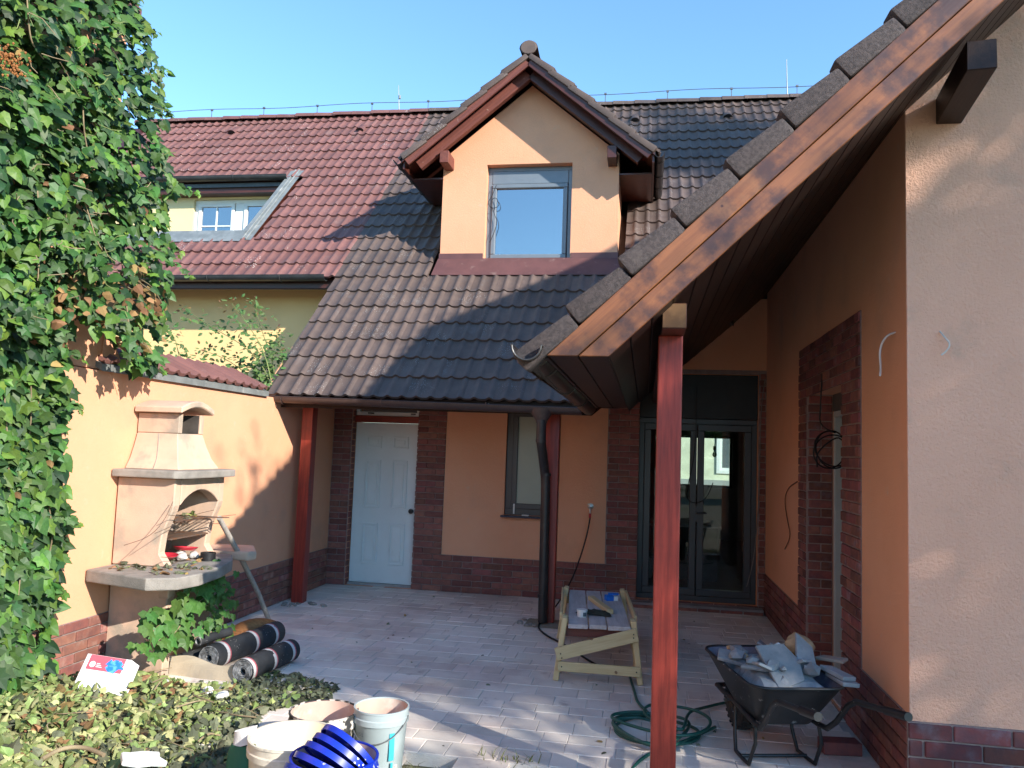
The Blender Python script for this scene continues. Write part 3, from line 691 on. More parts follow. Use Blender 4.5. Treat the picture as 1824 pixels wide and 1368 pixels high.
# level eave soffit: two boards
wd = (xb1-xb0)/2
for k in range(2):
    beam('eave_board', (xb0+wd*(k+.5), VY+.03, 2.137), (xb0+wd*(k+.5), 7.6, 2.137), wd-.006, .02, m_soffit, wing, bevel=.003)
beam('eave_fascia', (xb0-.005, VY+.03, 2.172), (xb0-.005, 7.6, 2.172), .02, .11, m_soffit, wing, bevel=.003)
# sloping plank ceiling following the rafters
k = 0; s = 0.0; P0 = Vector((xb1, 0, 2.126)); pw = .135
while True:
    P = P0+Vw*(s+pw/2)+Nw*.012
    if P.x > RX-.05: break
    yend = min(valley_y(P.x)+.05, YW+.3)
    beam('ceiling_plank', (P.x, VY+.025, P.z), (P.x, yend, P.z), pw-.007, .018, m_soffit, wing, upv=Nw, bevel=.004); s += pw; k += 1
# purlins and post
beam('purlin', (.125, 3.80, 2.352), (.125, 9.15, 2.352), .115, .125, m_stain_dk, wing)
b = MB(); b.box(.0705, .1795, 3.796, 3.7995, 2.295, 2.41); b.build('purlin_end_grain', mat('end_grain', (.22, .12, .06), (.14, .075, .04), 12, rough=.8), wing)
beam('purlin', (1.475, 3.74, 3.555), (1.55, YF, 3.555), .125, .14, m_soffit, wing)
pf = (at(1166, 1000, y=4.02), at(1209, 1000, y=4.02))
pc = (pf[0].x+pf[1].x)/2
beam('porch_post', (pc, 4.08, -.06), (pc+.0, 4.08, 2.29), .122, .122, m_stain, wing, upv=(0, 1, 0), bevel=.007, seg=2)
# gutter of the wing
gx, gz = EX+.026, 2.165
wg = gutter_mesh((gx, VY-.06, gz), (gx, 7.60, gz-.045), .07).build('gutter', m_gutter_dk, wing, smooth=50)
for yy in (VY+.18, 4.2, 5.3, 6.4): gutter_seam((gx, yy, gz-.011*(yy-VY)), (0, 1, 0), .073).build('gutter_bracket', m_gutter_dk, wg, smooth=50)
b = MB(); b.tube([(gx+.068*math.cos(a), VY-.062, gz-.068*math.sin(a)) for a in [math.pi*i/12 for i in range(13)]], .004, 6); b.build('gutter_bead', m_zinc, wg)

# ================================================================== garden wall on the left
gw = thing('garden_wall', (XL-.15, 5.5, 0), 'peach rendered garden wall with brick plinth and tiled coping', 'wall')
b = MB(); b.box(XL-.24, XL, -2.0, YW-.001, -.05, 2.14); b.build('wall_body', m_peach, gw)
b = MB(); b.add([(XL-.24, 7.3, 2.14), (XL, 7.3, 2.14), (XL, YW-.001, 2.14), (XL-.24, YW-.001, 2.14), (XL-.24, 7.7, 2.14), (XL, 7.7, 2.14), (XL-.24, YW-.001, 3.48), (XL, YW-.001, 3.48)], [(4, 5, 7, 6), (5, 2, 7), (3, 4, 6), (2, 3, 6, 7)])
b.build('wall_gusset', m_peach, gw)
b = MB(); b.box(XL+.0005, XL+.006, 2.5, YW-.02, -.05, .43); gm = b.build('mortar_bed', m_mortar, gw)
m_brick_sun = mat('brick_slip_pale', (.29, .115, .085), (.21, .09, .075), 14, rough=.85, bump=.5, bscale=90, bdist=.004, rnd=.22, hue=.012, dirt=((.40, .27, .22), 8, .5, .8))
bricks(gm, m_brick_sun, 'y', XL+.006, 1, 3.2, YW-.03, 0, .43, L=.24)
# zinc edge and corrugated tile coping
b = MB(); b.add([(XL+.03, 4.9, 2.135), (XL+.03, 7.38, 2.135), (XL+.03, 7.38, 2.185), (XL+.03, 4.9, 2.185), (XL-.30, 4.9, 2.33), (XL-.30, 7.38, 2.33)], [(0, 1, 2, 3), (3, 2, 5, 4), (0, 3, 4)])
b.build('zinc_edge', m_zinc_lt, gw)
Vc = Vector((-1, 0, .46)).normalized(); Uc = Vector((0, 1, 0))
Nc = Uc.cross(Vc)
y = 4.92
cop = MB(); 
while y < 7.30:
    M = frame(Vector((XL+.035, y, 2.20)), Uc, Vc, Nc if Nc.z > 0 else -Nc)
    inst('coping_tile', me_tile_red, M @ Matrix.Diagonal((1, 1.15, 1, 1)) @ Matrix.Rotation(rng.uniform(-.006, .006), 4, 'Z'), gw); y += TW
b = MB(); b.box(XL-.42, XL-.26, 4.92, 7.35, 2.05, 2.36); b.build('coping_bed', m_tile_red, gw)
# taller outbuilding behind the wall that carries the ivy
shed = thing('outbuilding', (XL-.6, 3, 0), 'rendered outbuilding wall behind the garden wall, hidden under ivy', 'outbuilding')
b = MB(); b.box(XL-1.2, XL-.02, -2.0, 4.95, 2.15, 4.75); b.build('wall', m_peach, shed)
b = MB(); b.box(XL-1.25, XL+.05, -2.0, 5.0, 4.75, 4.83); b.build('roof', m_tile_red, shed)
b = MB(); b.prism([(4.95, 2.16), (5.20, 2.16), (4.95, 2.52)], XL-.24, XL-.01, 'x'); b.build('wall_haunch', m_peach, shed)

# ================================================================== neighbour's house
nb = thing('neighbour_house', (-6.5, 11, 0), 'yellow neighbouring house with red tiled roof and inset attic window', 'house')
NY = 9.82
wall_grid('x', NY, .3, -14, XR0-.02, -.05, 3.95, []).build('wall', m_yellow, nb)
x0r, x1r, y0r, y1r = -9.2, -5.66, 10.06, 11.42     # opening in the roof for the attic window
NE = 9.33
V = Vs
def npoly():
    b = MB()
    for xa_, xb_, ya_, yb_ in ((-14, XR0-.005, NE, y0r), (-14, x0r, y0r, y1r), (x1r, XR0-.005, y0r, y1r), (-14, XR0-.005, y1r, RY)):
        b.add([(xa_, ya_, mainz(ya_)-.03), (xb_, ya_, mainz(ya_)-.03), (xb_, yb_, mainz(yb_)-.03), (xa_, yb_, mainz(yb_)-.03), (xa_, ya_, mainz(ya_)-.15), (xb_, ya_, mainz(ya_)-.15), (xb_, yb_, mainz(yb_)-.15), (xa_, yb_, mainz(yb_)-.15)],
              [(0, 1, 2, 3), (7, 6, 5, 4), (0, 4, 5, 1), (1, 5, 6, 2), (2, 6, 7, 3), (3, 7, 4, 0)])
    return b
nroof = npoly().build('roof', m_stain_dk, nb)
deck([(-14, RY), (XR0-.01, RY), (XR0-.01, 18.2), (-14, 18.2)], lambda x, y: RZ_-.03-(y-RY), .13).build('roof_slope', m_tile_red, nb)
def keep_red(u, s, p):
    if p.y > y0r-.06 and p.y < y1r and p.x < x1r+.12: return False
    return s < slen-.12
sr = (NE-EY)*math.sqrt(2)
lay_tiles(nroof, me_tile_red, (1, 0, 0), Vs, (0, EY, EZ), XR0-TW*18, XR0-.001, TE*7-.05, 17, keep_red)
ridge_caps(nroof, m_tile_red, XR0-.36*16, XR0-.2)
vent(nroof, on_main(414, 243), m_tile_red); vent(nroof, on_main(642, 239), m_tile_red)
# yellow wall set back in the opening, window, flashings, gutter
YI = 11.60
nwin = (-7.42, -5.75, 4.75, 5.62)
wall_grid('x', YI, .2, -9.5, x1r+.3, 4.2, 5.98, [nwin]).build('attic_wall', m_yellow2, nb)
b = MB(); frame_rect(b, nwin[0], nwin[1], nwin[2], nwin[3], .06, YI+.05, YI+.11); b.box(-6.70, -6.55, YI+.05, YI+.11, nwin[2]+.06, nwin[3]-.06); aw = b.build('attic_window', m_white, nb, bevel=.004)
for xa_, xb_ in ((-7.35, -6.71), (-6.54, -5.82)):
    b = MB(); frame_rect(b, xa_, xb_, 4.82, 5.56, .055, YI+.03, YI+.09); xm = (xa_+xb_)/2
    b.box(xm-.012, xm+.012, YI+.04, YI+.08, 4.875, 5.505); b.box(xa_+.055, xm-.012, YI+.042, YI+.078, 5.17, 5.195); b.box(xm+.012, xb_-.055, YI+.042, YI+.078, 5.17, 5.195)
    sh = b.build('sash', m_white, aw, bevel=.004)
    for pa, pb_ in ((xa_+.055, xm-.012), (xm+.012, xb_-.055)):
        for za, zb in ((4.875, 5.17), (5.195, 5.505)):
            q = MB(); q.box(pa, pb_, YI+.056, YI+.06, za, zb); q.build('pane', m_glass_up, sh)
b = MB(); b.box(-7.4, -5.8, YI+.14, YI+.15, 4.75, 5.6); b.build('curtain', mat('curtain_dark', (.08, .10, .14), None, 3, rough=.9), aw)
b = MB(); b.box(-9.3, x1r-.02, y1r-.02, YI, 5.655, 5.74); b.build('eave_board', m_stain_dk, nb)
b = MB(); b.box(-9.3, x1r-.04, y1r-.06, y1r-.022, 5.735, 5.80); b.build('drip_edge', m_zinc, nb)
ng = gutter_mesh((-9.3, y1r-.12, 5.895), (x1r+.02, y1r-.12, 5.88), .075).build('attic_gutter', m_zinc, nb, smooth=50)
gutter_seam((-6.55, y1r-.12, 5.89), (1, 0, 0), .078).build('gutter_bracket', m_zinc, ng, smooth=50)
b = MB(); q0 = Vector((x1r, y0r-.12, mainz(y0r-.12)+.05)); q1 = Vector((x1r, y1r+.05, mainz(y1r+.05)+.07))
b.add([q0+Vector((-.02, 0, 0)), q0+Vector((.20, 0, 0)), q1+Vector((.20, 0, 0)), q1+Vector((-.02, 0, 0)), q0+Vector((-.02, 0, -.3)), q1+Vector((-.02, 0, -.5))], [(0, 1, 2, 3), (0, 3, 5, 4)])
for dx_ in (.06, .12): b.tube([q0+Vector((dx_, 0, .012)), q1+Vector((dx_, 0, .012))], .012, 6)
b.build('cheek_flashing', m_zinc_lt, nb)
b = MB(); b.add([(-9.3, y0r-.16, mainz(y0r-.16)+.065), (x1r+.05, y0r-.16, mainz(y0r-.16)+.065), (x1r+.05, y0r+.02, mainz(y0r+.02)+.09), (-9.3, y0r+.02, mainz(y0r+.02)+.09), (-9.3, y0r+.03, mainz(y0r)-.3), (x1r+.05, y0r+.03, mainz(y0r)-.3)], [(0, 1, 2, 3), (3, 2, 5, 4)])
b.build('sill_flashing', m_zinc_lt, nb)
ng = gutter_mesh((-9.5, NE-.09, mainz(NE)-.02), (XR0-.12, NE-.09, mainz(NE)-.01), .07).build('gutter', m_zinc, nb, smooth=50)
for xx in (-5.62, -4.62): gutter_seam((xx, NE-.09, mainz(NE)-.015), (1, 0, 0), .073).build('gutter_bracket', m_zinc, ng, smooth=50)
b = MB(); b.box(-9.5, XR0-.12, NE+.02, NE+.05, mainz(NE)-.16, mainz(NE)-.05); b.build('fascia_board', m_stain_dk, nb)
b = MB(); b.add([(-9.5, NE+.05, mainz(NE)-.13), (XR0-.02, NE+.05, mainz(NE)-.13), (XR0-.02, NY, mainz(NY)-.16), (-9.5, NY, mainz(NY)-.16)], [(0, 1, 2, 3)]); b.build('soffit', m_stain_dk, nb)
# inner verge of the dark roof beside the neighbour's wall
b = MB(); b.prism([(EY+.05, EZ-.04), (NY, mainz(NY)-.06), (NY, mainz(NY)-.24), (EY+.05, EZ-.16)], XR0-.012, XR0+.012, 'x'); b.build('verge_board', m_stain_dk, house)

# ================================================================== house across the street (seen through the rooms)
ac = thing('street_house', (2, 27, 0), 'pale house across the street seen through the rear window', 'house')
wall_grid('x', 27.0, .3, -6, 14, .95, 5.5, [(2.42, 3.4, 1.25, 2.75)]).build('wall', mat('render_cream', (.70, .70, .52), None, 2, rough=.9), ac)
b = MB(); b.box(-6, 14, 26.97, 27.3, -.1, .95); b.build('plinth', mat('render_grey', (.36, .37, .35), None, 2, rough=.9), ac)
b = MB(); frame_rect(b, 2.34, 3.48, 1.17, 2.83, .10, 26.95, 27.02); b.build('window_surround', m_white, ac)
b = MB(); frame_rect(b, 2.44, 3.4, 1.27, 2.75, .09, 27.08, 27.14); aw2 = b.build('window', m_white, ac)
b = MB(); b.box(2.53, 3.31, 27.1, 27.11, 1.36, 2.66); b.build('pane', mat('glass_far', (.12, .14, .15), None, 2, rough=.1, spec=.6), aw2)
b = MB(); b.prism([(26.6, 5.5), (33, 5.5), (30, 8.5)], -6.3, 14.3, 'x'); b.build('roof', m_tile_red, ac)
# ================================================================== garden fireplace
m_conc = mat('concrete_sandy', (.62, .43, .31), (.53, .37, .27), 3, rough=.95, bump=.5, bscale=120, bdist=.004, dirt=((.36, .30, .235), 3.6, .47, .68))
m_conc_g = mat('concrete_grey', (.31, .28, .245), (.22, .20, .175), 6, rough=.95, bump=.7, bscale=110, bdist=.005, dirt=((.34, .30, .26), 4, .5, .75))
m_soot = mat('firebrick_sooty', (.33, .27, .23), (.20, .165, .145), 5, rough=.95, bump=.4, bscale=80, dirt=((.07, .06, .055), 3, .52, .75))
bx0, bx1, by0, by1 = XL+.012, XL+.47, 5.19, 5.86
bbq = thing('garden_fireplace', (XL+.25, 5.5, -.05), 'sandy concrete garden barbecue fireplace with chimney hood against the wall', 'barbecue')
b = MB(); b.box(bx0, bx1, by0, by0+.085, -.07, .681); b.build('base_side', m_conc, bbq, bevel=.008)
b = MB(); b.box(bx0, bx1, by1-.085, by1, -.07, .681); b.build('base_side', m_conc, bbq, bevel=.008)
b = MB(); b.box(bx0, bx0+.07, by0+.086, by1-.086, -.07, .681); b.build('base_back', m_conc_g, bbq, bevel=.006)
for yy in (by0-.006, by1-.08):
    b = MB(); b.box(bx1-.07, bx1+.012, yy, yy+.09, .55, .680); b.build('corbel', m_conc, bbq, bevel=.008)
sl_ = [(bx0, 4.93), (-3.20, 4.76), (-3.03, 4.86), (-2.99, 5.05), (-3.03, 5.40), (-3.12, 5.72), (-3.22, 5.90), (-3.28, 6.00), (bx0, 6.02)]
b = MB(); b.prism(sl_, .682, .765, 'z'); b.build('table_slab', m_conc_g, bbq, bevel=.01, seg=2)
b = MB(); b.prism([(bx0+.1, 6.05), (-3.16, 6.03), (-3.13, 6.12), (-3.33, 6.46), (bx0+.1, 6.42)], .71, .785, 'z'); b.build('shelf', m_conc, bbq, bevel=.02, seg=2)
# firebox: side walls with cut-away front edge, back, arched front
side = [(bx0, .766), (bx1-.02, .766), (bx1-.09, .86), (bx1-.075, 1.0), (bx1-.01, 1.16), (bx1, 1.20), (bx1, 1.395), (bx0, 1.395)]
for yy in (by0, by1-.075):
    b = MB(); b.prism(side, yy, yy+.075, 'y'); b.build('firebox_side', m_conc, bbq, bevel=.008)
b = MB(); b.box(bx0, bx0+.06, by0+.076, by1-.076, .766, 1.395); bk = b.build('firebox_back', m_soot, bbq)
for k in range(5):
    zz = .80+k*.115
    b = MB(); b.box(bx0+.061, bx0+.085+.01*(k % 2), by0+.078, by1-.078, zz, zz+.102); b.build('firebrick', m_soot, bk, bevel=.006)
arch = [(by0+.076, 1.394), (by0+.076, 1.20)]+[(by0+.076+(by1-by0-.152)*t, 1.20+.105*math.sin(math.pi*t)**.8) for t in [i/10 for i in range(1, 10)]]+[(by1-.076, 1.20), (by1-.076, 1.394)]
b = MB(); b.prism(arch, bx1-.085, bx1+.004, 'x'); b.build('firebox_arch', m_conc, bbq, bevel=.005)
b = MB(); b.prism([(bx0, by0-.075), (bx1+.03, by0-.075), (bx1+.085, by0-.03), (bx1+.10, by0+.1), (bx1+.10, by1-.02), (bx1+.05, by1+.06), (bx0, by1+.07)], 1.397, 1.452, 'z'); b.build('mantel_slab', m_conc_g, bbq, bevel=.01, seg=2)
# hood: flared quarter shells with a seam, then flue box and curved cap
prof = [(0, 1.453), (.30, 1.53), (.62, 1.62), (.92, 1.715), (1.0, 1.72)]
hb = [(bx0, by0+.065), (bx1-.025, by0+.065), (bx1-.025, by1-.05), (bx0, by1-.05)]; ht = [(bx0, by0+.185), (bx1-.13, by0+.185), (bx1-.13, by1-.16), (bx0, by1-.16)]
rings = []
for t, z in prof:
    e = t**.75; rings.append([(hb[i][0]*(1-e)+ht[i][0]*e, hb[i][1]*(1-e)+ht[i][1]*e, z) for i in range(4)])
b = MB(); vs = [p for r_ in rings for p in r_]; fs = []
for i in range(len(rings)-1):
    for k in range(4): fs.append((i*4+k, i*4+(k+1) % 4, (i+1)*4+(k+1) % 4, (i+1)*4+k))
fs += [(3, 2, 1, 0), tuple(len(vs)-4+k for k in range(4))]
b.add(vs, fs); b.build('hood', m_conc, bbq, bevel=.006)
sx = bx0+.20
b = MB(); b.tube([(sx+.03, rings[0][0][1]-.001, 1.456), (sx+.02, rings[1][0][1]-.001, 1.53), (sx, rings[2][0][1]-.001, 1.62), (sx-.02, rings[3][0][1]-.001, 1.715)], .003, 4); b.build('hood_seam', m_conc_g, bbq)
fx1 = bx1-.12; fy0, fy1 = by0+.18, by1-.155
b = MB(); b.box(bx0, fx1, fy0, fy0+.05, 1.721, 1.868); b.build('flue_side', m_conc, bbq, bevel=.004)
b = MB(); b.box(bx0, fx1, fy1-.05, fy1, 1.721, 1.868); b.build('flue_side', m_conc, bbq, bevel=.004)
b = MB(); b.box(bx0, bx0+.05, fy0+.051, fy1-.051, 1.721, 1.868); b.build('flue_back', m_soot, bbq)
b = MB(); b.box(bx0+.052, fx1-.012, fy1-.056, fy1-.051, 1.724, 1.866); b.box(bx0+.052, fx1-.012, fy0+.051, fy0+.056, 1.724, 1.866); b.box(bx0+.052, fx1-.012, fy0+.058, fy1-.058, 1.7215, 1.7235); b.build('flue_shade_panel', mat('flue_shade', (.045, .038, .034), (.09, .075, .065), 6, rough=.95), bbq)  # dark panels put in to stand for the shade inside the flue
fa = [(fy0+.051, 1.868)]+[(fy0+.051+(fy1-fy0-.102)*t, 1.845+.05*math.sin(math.pi*t)) for t in [0, .2, .4, .6, .8, 1]]+[(fy1-.051, 1.868)]
cap = []
for i in range(9):
    t = i/8; cap.append((fy0-.055+(fy1-fy0+.11)*t, 1.869+.055*math.sin(math.pi*t)))
cap2 = [(y_, z_+.048) for y_, z_ in cap][::-1]
b = MB(); b.prism(cap+cap2, bx0, fx1+.055, 'x'); b.build('chimney_cap', m_conc, bbq, bevel=.008)
# grill rack, tins and plates left on the fireplace
m_rust = mat('steel_rusty', (.13, .105, .09), (.20, .10, .055), 14, rough=.7, metal=.4)
gr = thing('grill_rack', (bx0+.3, 5.5, 1.08), 'rusty wire grill rack with long handle in the fireplace', 'grill rack')
b = MB()
for k in range(9): b.tube([(bx0+.10+k*.04, by0+.09, 1.075), (bx0+.10+k*.04, by1-.09, 1.075)], .004, 5)
for yy in (by0+.10, by1-.10): b.tube([(bx0+.08, yy, 1.08), (bx1+.02, yy, 1.08)], .005, 5)
b.build('grid', m_rust, gr)
b = MB(); b.tube([(bx1-.02, 5.60, 1.085), (bx1+.13, 5.66, 1.09), (bx1+.16, 5.68, 1.09), (bx1+.13, 5.70, 1.09), (bx1-.02, 5.64, 1.085)], .004, 5); b.build('handle', m_rust, gr)
b = MB(); b.box(bx0+.09, bx1-.06, by0+.09, by1-.09, .945, .957); tag(b.build('ash_tray', m_rust, bevel=.003), 'flat rusty ash tray below the grill rack', 'tray')
m_redp = mat('plastic_red', (.55, .03, .05), (.48, .025, .04), 6, rough=.35, spec=.5)
def plate(p, r, lab, m, tilt=0):
    b = MB(); b.lathe([(0, 0), (r*.72, 0), (r, .022), (r*1.0, .027), (r*.70, .006), (0, .006)], 24, Matrix.Translation(p) @ Matrix.Rotation(tilt, 4, 'X'))
    return tag(b.build('plastic_plate', m, smooth=40), lab, 'plate')
plate((bx1-.16, 5.36, .800), .10, 'red plastic plate nearest the viewer on the fireplace shelf', m_redp, .06)
plate((bx1-.14, 5.60, .835), .09, 'red plastic plate on rubble, deeper in the fireplace', m_redp, -.12)
b = MB(); b.lathe([(0, 0), (.056, 0), (.056, .06), (.051, .06), (.051, .008), (0, .008)], 24, Matrix.Translation((bx1+.04, 5.62, .766))); tag(b.build('round_tin', m_black, smooth=40), 'small black round tin standing on the fireplace slab', 'tin')

def lump(name, p, s, m, seed, sub=2, rough=.35, flat=False, parent=None):
    bm = bmesh.new(); bmesh.ops.create_icosphere(bm, subdivisions=sub, radius=1); r_ = random.Random(seed); o_ = Vector((r_.random()*90, r_.random()*90, r_.random()*90))
    for v in bm.verts:
        n_ = mnoise.noise(v.co*1.3+o_)*.9+mnoise.noise(v.co*3.1+o_)*.5
        v.co *= 1+n_*rough
    for v in bm.verts: v.co = Vector((v.co.x*s[0], v.co.y*s[1], v.co.z*s[2]))
    me = bpy.data.meshes.new(name); bm.to_mesh(me); bm.free(); me.materials.append(m)
    if not flat: me.polygons.foreach_set('use_smooth', [True]*len(me.polygons)); me.set_sharp_from_angle(angle=R(35))
    o = bpy.data.objects.new(name, me); col.objects.link(o); o.location = p; o.rotation_euler = (r_.uniform(-.4, .4), r_.uniform(-.4, .4), r_.uniform(0, 6))
    if parent: setp(o, parent)
    return o
m_plaster = mat('plaster_lump', (.62, .59, .54), (.50, .47, .43), 12, rough=.95, bump=.5, bscale=60)
for i, (px_, py_, s_) in enumerate(((bx1-.10, 5.50, .04), (bx1-.17, 5.58, .045), (bx1-.09, 5.64, .035), (bx1-.2, 5.46, .035))):
    tag(lump('plaster_lump', (px_, py_, .800), (s_, s_*1.2, s_*.7), m_plaster, 40+i), 'pale lump of plaster rubble lying in the fireplace', 'rubble', 'plaster lumps in the fireplace')

# leaning pole
m_pole = mat('pole_grey', (.42, .38, .33), (.33, .30, .26), 5, rough=.6, stretch=(6, 6, 1))
p0 = at(390, 922, x=-3.27); p1 = at(482, 1113, z=0.02)
b = MB(); mid = (p0+p1)/2
b.tube([p0, p0.lerp(p1, .35)+Vector((.012, .0, .02)), p0.lerp(p1, .7)+Vector((.014, 0, .025)), p1], .021, 10); tag(b.build('pole', m_pole, smooth=50), 'pale grey wooden pole leaning from the fireplace to the paving', 'pole')

# ================================================================== felt rolls
m_felt = mat('bitumen_felt', (.040, .042, .045), (.030, .031, .033), 10, rough=.75, bump=.5, bscale=200, bdist=.002, dirt=((.115, .11, .10), 5, .55, .8), specks=((.4, .38, .35), 60, .2, 6))
m_felt_end = mat('bitumen_felt_end', (.36, .36, .36), (.10, .10, .10), 30, rough=.8, bump=.6, bscale=60)
m_band = mat('paper_band', (.62, .60, .58), (.55, .53, .51), 12, rough=.7)
m_band_r = mat('paper_band_red', (.50, .12, .14), (.45, .10, .12), 12, rough=.7)
def felt_roll(p0, p1, r, lab, bands, spiral=True):
    p0 = Vector(p0); p1 = Vector(p1); X = (p1-p0); L = X.length; X.normalize(); Zt = Vector((0, 0, 1)); Y = Zt.cross(X).normalized(); Z = X.cross(Y)
    t = thing('felt_roll', p0, lab, 'felt roll', 'roofing felt rolls beside the fireplace'); M = frame(p0, X, Y, Z)
    b = MB(); N_ = 26
    ring = [(r*(1+.012*math.sin(3*a+1)), a) for a in [2*math.pi*i/N_ for i in range(N_)]]
    sec = [0, .33*L, .66*L, L]
    vs = [(x, q*math.cos(a), q*math.sin(a)+.004*math.sin(x*9)) for x in sec for q, a in ring]
    b.add(vs, [(i*N_+k, i*N_+(k+1) % N_, (i+1)*N_+(k+1) % N_, (i+1)*N_+k) for i in range(3) for k in range(N_)]+[tuple(3*N_+k for k in range(N_))])
    setp(o := b.build('roll_body', m_felt, smooth=50, mtx=M), t)
    b = MB(); pts = []; turns = 5.5
    for i in range(110):
        a = i/110*turns*2*math.pi; q = .022+(r-.028)*i/110+.0015*math.sin(a*2.3); pts.append((0, q*math.cos(a), q*math.sin(a)))
    wv = []
    for (x, y, z) in pts: wv += [(-.006, y, z), (.05, y, z), (.05, y*1.02, z*1.02)]
    vs = []; 
    for (x, y, z) in pts:
        k = 1+.0055/max(.01, math.hypot(y, z)); vs += [(-.005, y, z), (-.005, y*k, z*k), (.06, y*k, z*k), (.06, y, z)]
    fs = []
    for i in range(len(pts)-1):
        for k in range(4): fs.append((i*4+k, i*4+(k+1) % 4, i*4+4+(k+1) % 4, i*4+4+k))
    b.add(vs, fs); setp(b.build('wound_end', m_felt_end, mtx=M), t)
    b = MB(); b.tube([(.045, 0, 0), (.05, 0, 0)], r*.97, 20); setp(b.build('core', m_black, mtx=M), t)
    for f in bands:
        for off, wd, m_ in ((0, .034, m_band), (.020, .012, m_band_r)):
            b = MB(); b.tube([(f*L+off-wd/2, 0, 0), (f*L+off+wd/2, 0, 0)], r*1.022+(.002 if m_ is m_band_r else 0), 26, caps=False); setp(b.build('paper_band', m_, smooth=60, mtx=M), t)
ra = at(372, 1172, z=.095); rb_ = at(492, 1126, z=.09)
felt_roll(ra, rb_, .088, 'thick black felt roll with wound grey end facing the viewer', (.13, .55, .86))
rc = at(432, 1196, z=.085); rd = at(518, 1157, z=.085)
felt_roll(rc, rd, .082, 'black felt roll lying nearest the paving, parallel to the first', (.04, .46, .86))
re_ = at(300, 1195, z=.06)
felt_roll((-3.36, 5.40, .03), (-3.12, 6.22, .03), .075, 'black felt roll half hidden between fireplace and the thick roll', (.5,))
felt_roll((-3.245, 5.52, .185), (-3.16, 5.82, .20), .034, 'thin curled felt offcut lying on top of the rolls', ())
m_board_c = mat('cardboard_tan', (.52, .43, .31), (.44, .36, .26), 5, rough=.9, bump=.3, bscale=30, stretch=(1, 10, 1), dirt=((.38, .33, .26), 6, .55, .75))
ca = at(300, 1196, z=.02); cb = at(426, 1212, z=.02)
b = MB(); nseg = 10; vs = []
for i in range(nseg+1):
    t = i/nseg; x = ca.x+(cb.x-ca.x)*t; y = ca.y+(cb.y-ca.y)*t; hgt = .115+.02*math.sin(t*7)
    for (dy, dz_) in ((0, -.03), (.012+.01*math.sin(t*9), hgt*.6), (.03+.012*math.sin(t*5), hgt), (.034+.012*math.sin(t*5), hgt), (.018+.01*math.sin(t*9), hgt*.6), (.006, -.03)): vs.append((x, y+dy, dz_))
b.add(vs, [(i*6+k, i*6+(k+1) % 6, i*6+6+(k+1) % 6, i*6+6+k) for i in range(nseg) for k in range(6)]+[(0, 1, 2, 3, 4, 5), tuple(nseg*6+k for k in range(5, -1, -1))]); tag(b.build('cardboard_strip', m_board_c, smooth=40), 'torn tan cardboard strip standing in front of the felt rolls', 'cardboard')
# dry brown bark sheath
m_bark = mat('dry_sheath', (.36, .15, .05), (.25, .10, .035), 4, rough=.7, stretch=(2, 14, 14), bump=.4, bscale=12)
b = MB(); vs = []
q0 = Vector((-3.36, 6.05, .06)); q1 = Vector((-3.05, 6.45, .13)); X = (q1-q0).normalized(); Y = Vector((0, 0, 1)).cross(X).normalized(); Z = X.cross(Y); n_ = 8
for i in range(9):
    t = i/8; wd = .09*math.sin(math.pi*min(1, t*.9+.08))**.7+.01
    for k in range(n_):
        a = math.pi*(k/(n_-1)); vs.append(q0.lerp(q1, t)+Y*wd*math.cos(a)+Z*(wd*.8*math.sin(a)+.03*math.sin(t*3)))
b.add(vs, [(i*n_+k, i*n_+k+1, (i+1)*n_+k+1, (i+1)*n_+k) for i in range(8) for k in range(n_-1)]); tag(b.build('bark_sheath', m_bark, smooth=60), 'curled dry brown bark sheath behind the felt rolls', 'bark')

# white printed carton
m_carton = mat('carton_white', (.74, .73, .71), (.69, .68, .66), 4, rough=.6, dirt=((.60, .57, .52), 6, .6, .8))
m_pr_red = mat('print_red', (.62, .10, .13), (.58, .09, .12), 5, rough=.55); m_pr_blue = mat('print_blue', (.02, .17, .62), (.10, .35, .75), 22, rough=.55, contrast=(.45, .6))
ct = thing('carton', (-3.35, 4.45, .1), 'white cardboard carton with red and blue print, tilted on the leaves', 'carton')
cbl = at(128, 1226, z=.15); ctl = at(157, 1164, y=cbl.y+.13); ctr_ = at(228, 1190, y=cbl.y+.16)
Yc = (ctl-cbl); hc_ = Yc.length; Yc.normalize(); Xc = (ctr_-ctl); Xc = Xc-Yc*Xc.dot(Yc); wc_ = Xc.length; Xc.normalize(); Zc = Xc.cross(Yc)
M = frame((cbl+ctl)/2+Xc*wc_*.5-Zc*.03, Xc, Yc, Zc) @ Matrix.Diagonal((wc_/.40, hc_/.30, 1, 1))
b = MB(); b.box(-.20, .20, -.15, .15, -.035, .035); setp(b.build('carton_body', m_carton, bevel=.004, mtx=M), ct)
b = MB(); b.add([(-.16, .02, .0375), (.16, .02, .0375), (.16, .145, .0375), (-.16, .145, .0375)], [(0, 1, 2, 3)]); setp(b.build('print_panel', m_pr_red, mtx=M), ct)
b = MB(); r_ = random.Random(3)
ring = [(.085+(.075+.03*r_.uniform(-1, 1))*math.cos(a), .08+(.05+.022*r_.uniform(-1, 1))*math.sin(a), .0385) for a in [2*math.pi*i/22 for i in range(22)]]
b.add(ring, [tuple(range(22))]); setp(b.build('print_splash', m_pr_blue, mtx=M), ct)
b = MB(); b.add([(-.115+.026*math.cos(a), .065+.026*math.sin(a), .0388) for a in [2*math.pi*i/18 for i in range(18)]], [tuple(range(18))]); setp(b.build('print_disc', m_carton, mtx=M), ct)
